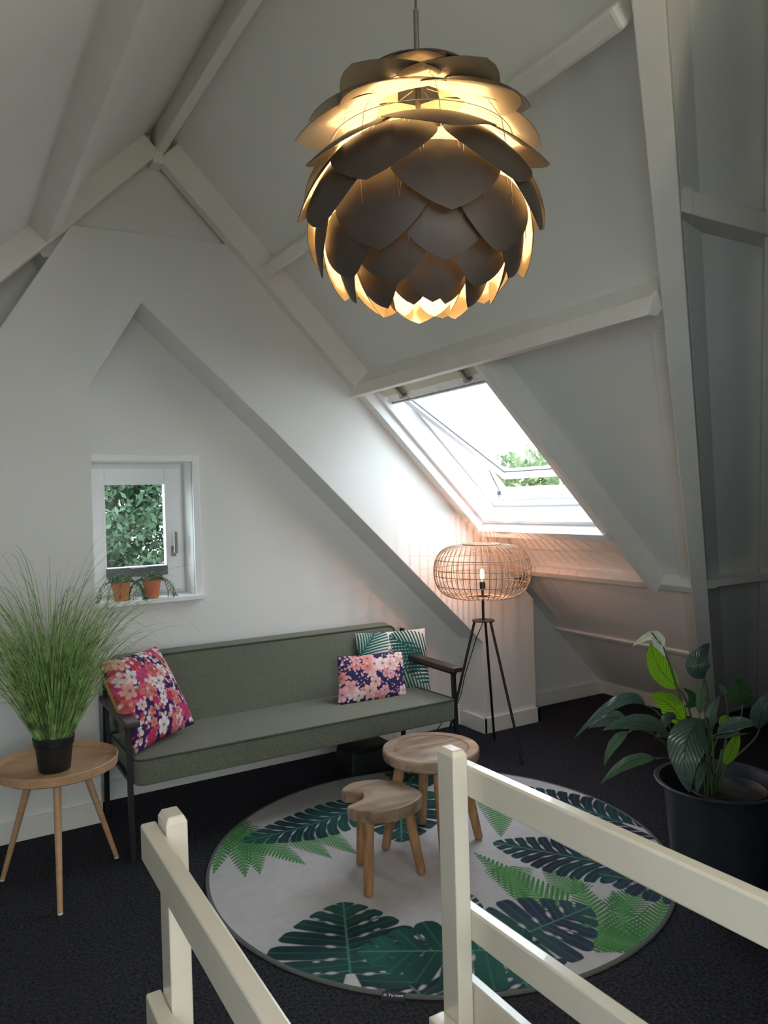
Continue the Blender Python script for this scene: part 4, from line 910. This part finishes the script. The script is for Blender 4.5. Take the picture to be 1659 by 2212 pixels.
# rows: (root r,z), (tip r,z), width, count, phase (in petal steps, 0 = a petal faces the viewpoint), bulge
FA, FB = -.33, .17      # two interleaved families of petals, in petal steps of 60 degrees
ROWS = [((.004, .315), (.150, .272), .26, 4, .5, .018), ((.050, .245), (.280, .195), .26, 6, .5, .008), ((.105, .205), (.318, .118), .26, 6, FA, .010),
        ((.155, .125), (.328, .000), .27, 6, FB, .012), ((.205, .084), (.318, -.092), .265, 6, FA, .015), ((.252, .017), (.300, -.155), .255, 6, FB, .016),
        ((.262, -.043), (.260, -.222), .24, 6, FA, .015), ((.256, -.092), (.226, -.252), .215, 6, FB, .012), ((.228, -.135), (.178, -.286), .19, 6, FA, .010),
        ((.180, -.170), (.108, -.312), .16, 6, FB, .008), ((.120, -.180), (.070, -.305), .12, 6, FA, .006)]
bw = B()
for (a, b_, wd, n, phs, bl) in ROWS:
    pm = petal(a, b_, wd, 0.0, bl); bmesh.ops.recalc_face_normals(pm, faces=[])
    me = bpy.data.meshes.new('petal'); pm.to_mesh(me); pm.free(); me.materials.append(M['lav']); me.materials.append(M['petal_in']); me.polygons.foreach_set('use_smooth', [True] * len(me.polygons)); me.set_sharp_from_angle(angle=math.radians(50))
    for i in range(n):
        th = VIEW + 2 * math.pi * (i + phs) / n
        o = bpy.data.objects.new('petal', me); COL.objects.link(o); o.parent = PN; o.rotation_euler = (0.02 * math.sin(i * 2.3 + a[1] * 40), 0.02 * math.cos(i * 1.7 + a[1] * 25), th + 0.04 * math.sin(i * 3.1 + a[1] * 60))
        # wire clip holding the petal
        if a[0] > .1:
            ca, sa = math.cos(th), math.sin(th)
            for sgn in (-1, 1):
                x = sgn * .045; q = lambda r, xx, z: PC + Vector((r * ca - xx * sa, r * sa + xx * ca, z))
                u = .38; rm = a[0] + (b_[0] - a[0]) * u + .004; zm = a[1] + (b_[1] - a[1]) * u
                add_tube(bw, [q(a[0] - .004, x - .008, a[1] + .006), q(rm + .006, x, zm - .006), q(a[0] - .004, x + .008, a[1] + .006)], .0007, 4)
for (r, z) in ((.12, .235), (.185, .185), (.232, .11), (.245, .02), (.215, -.06), (.163, -.13), (.10, -.17)): add_ring(bw, PC + Vector((0, 0, z)), r, .0011, 48, 4)
for k in range(8):
    t = VIEW + (k + .25) * math.pi / 4; q = [(.02, .26), (.12, .235), (.185, .185), (.232, .11), (.245, .02), (.215, -.06), (.163, -.13), (.10, -.17)]
    add_tube(bw, [PC + Vector((r * math.cos(t), r * math.sin(t), z)) for r, z in q], .0011, 4)
build('wire_frame', bw, M['wire'], PN)

# ================================================================ OUTSIDE
def tree(name, label, centers, n, size, seed, m, trunk, group=None, kind=None):
    rg = np.random.default_rng(seed); t = thing(name, trunk[0], label, 'tree', group)
    V = []; cs = np.array([c[:3] for c in centers]); rs = np.array([c[3] for c in centers]); wts = rs ** 2 / (rs ** 2).sum()
    pick = rg.choice(len(cs), n, p=wts); dirs = rg.normal(size=(n, 3)); dirs /= np.linalg.norm(dirs, axis=1)[:, None]
    pos = cs[pick] + dirs * (rs[pick] * (0.72 + .34 * rg.random(n)))[:, None] * np.array([1, 1, .85])
    a = rg.normal(size=(n, 3)); a /= np.linalg.norm(a, axis=1)[:, None]; b = np.cross(a, rg.normal(size=(n, 3))); b /= np.linalg.norm(b, axis=1)[:, None]
    s = size * (.6 + .8 * rg.random(n))[:, None]
    quad_ = np.stack([pos - a * s * .9, pos - b * s * .4, pos + a * s * .9, pos + b * s * .4], 1).reshape(-1, 3) - np.array(trunk[0])
    idx = np.arange(n * 4).reshape(n, 4); me = bpy.data.meshes.new('foliage'); me.vertices.add(n * 4); me.vertices.foreach_set('co', quad_.astype(np.float32).ravel())
    me.loops.add(n * 4); me.loops.foreach_set('vertex_index', idx.ravel().astype(np.int32)); me.polygons.add(n); me.polygons.foreach_set('loop_start', np.arange(0, n * 4, 4, dtype=np.int32)); me.polygons.foreach_set('loop_total', np.full(n, 4, dtype=np.int32)); me.update(calc_edges=True)
    me.materials.append(m); o = bpy.data.objects.new('foliage', me); COL.objects.link(o); o.parent = t; o['kind'] = 'stuff'
    bm = B(); add_tube(bm, trunk, [.22 - .15 * i / len(trunk) for i in range(len(trunk))], 8)
    rr2 = random.Random(seed)
    for c_ in centers[:14]:
        p = Vector(trunk[-2]); q = Vector(c_[:3]); add_tube(bm, [p, (p + q) / 2 + Vector((0, 0, .3)), q], [.07, .05, .02], 6)
    build('trunk', bm, M['bark'], t, smooth=True); return t
def blob(cx, cy, z0, z1, rad, n, seed, rr):
    rg = random.Random(seed); return [(cx + rg.uniform(-rad, rad), cy + rg.uniform(-rad, rad) * .5, rg.uniform(z0, z1), rg.uniform(*rr)) for _ in range(n)]
tree('garden_tree', 'grey green tree filling the view through the small window', blob(2.6, 11.5, -3.2, 4.5, 3.4, 95, 4, (.6, 1.2)), 150000, .060, 31, M['fol1'], [(3.0, 12.0, -6), (2.9, 12, -3), (2.2, 11.7, .5), (1.6, 11.5, 3.0)])
tree('garden_tree', 'yellow green tree behind, seen lower in the small window', blob(3.0, 19.5, -5.5, 2.5, 5, 40, 8, (.9, 1.5)), 45000, .12, 33, M['fol2'], [(5.0, 20, -6), (4.5, 20, -3), (4.2, 19.8, -1), (4, 19.5, 1)])
tree('garden_tree', 'light green tree top seen through the gap of the skylight', blob(11.0, 11.2, -4, 2.1, 3.9, 70, 12, (.7, 1.2)), 80000, .085, 35, M['fol2'], [(11.5, 12, -6), (11.3, 12, -3), (11.0, 11.5, -1), (11, 11.3, .5)])
bm = B(); add_box(bm, -60, 60, -60, 60, -6.3, -6.0); struct('ground', bm, M['lawn'], 'lawn of the garden below')
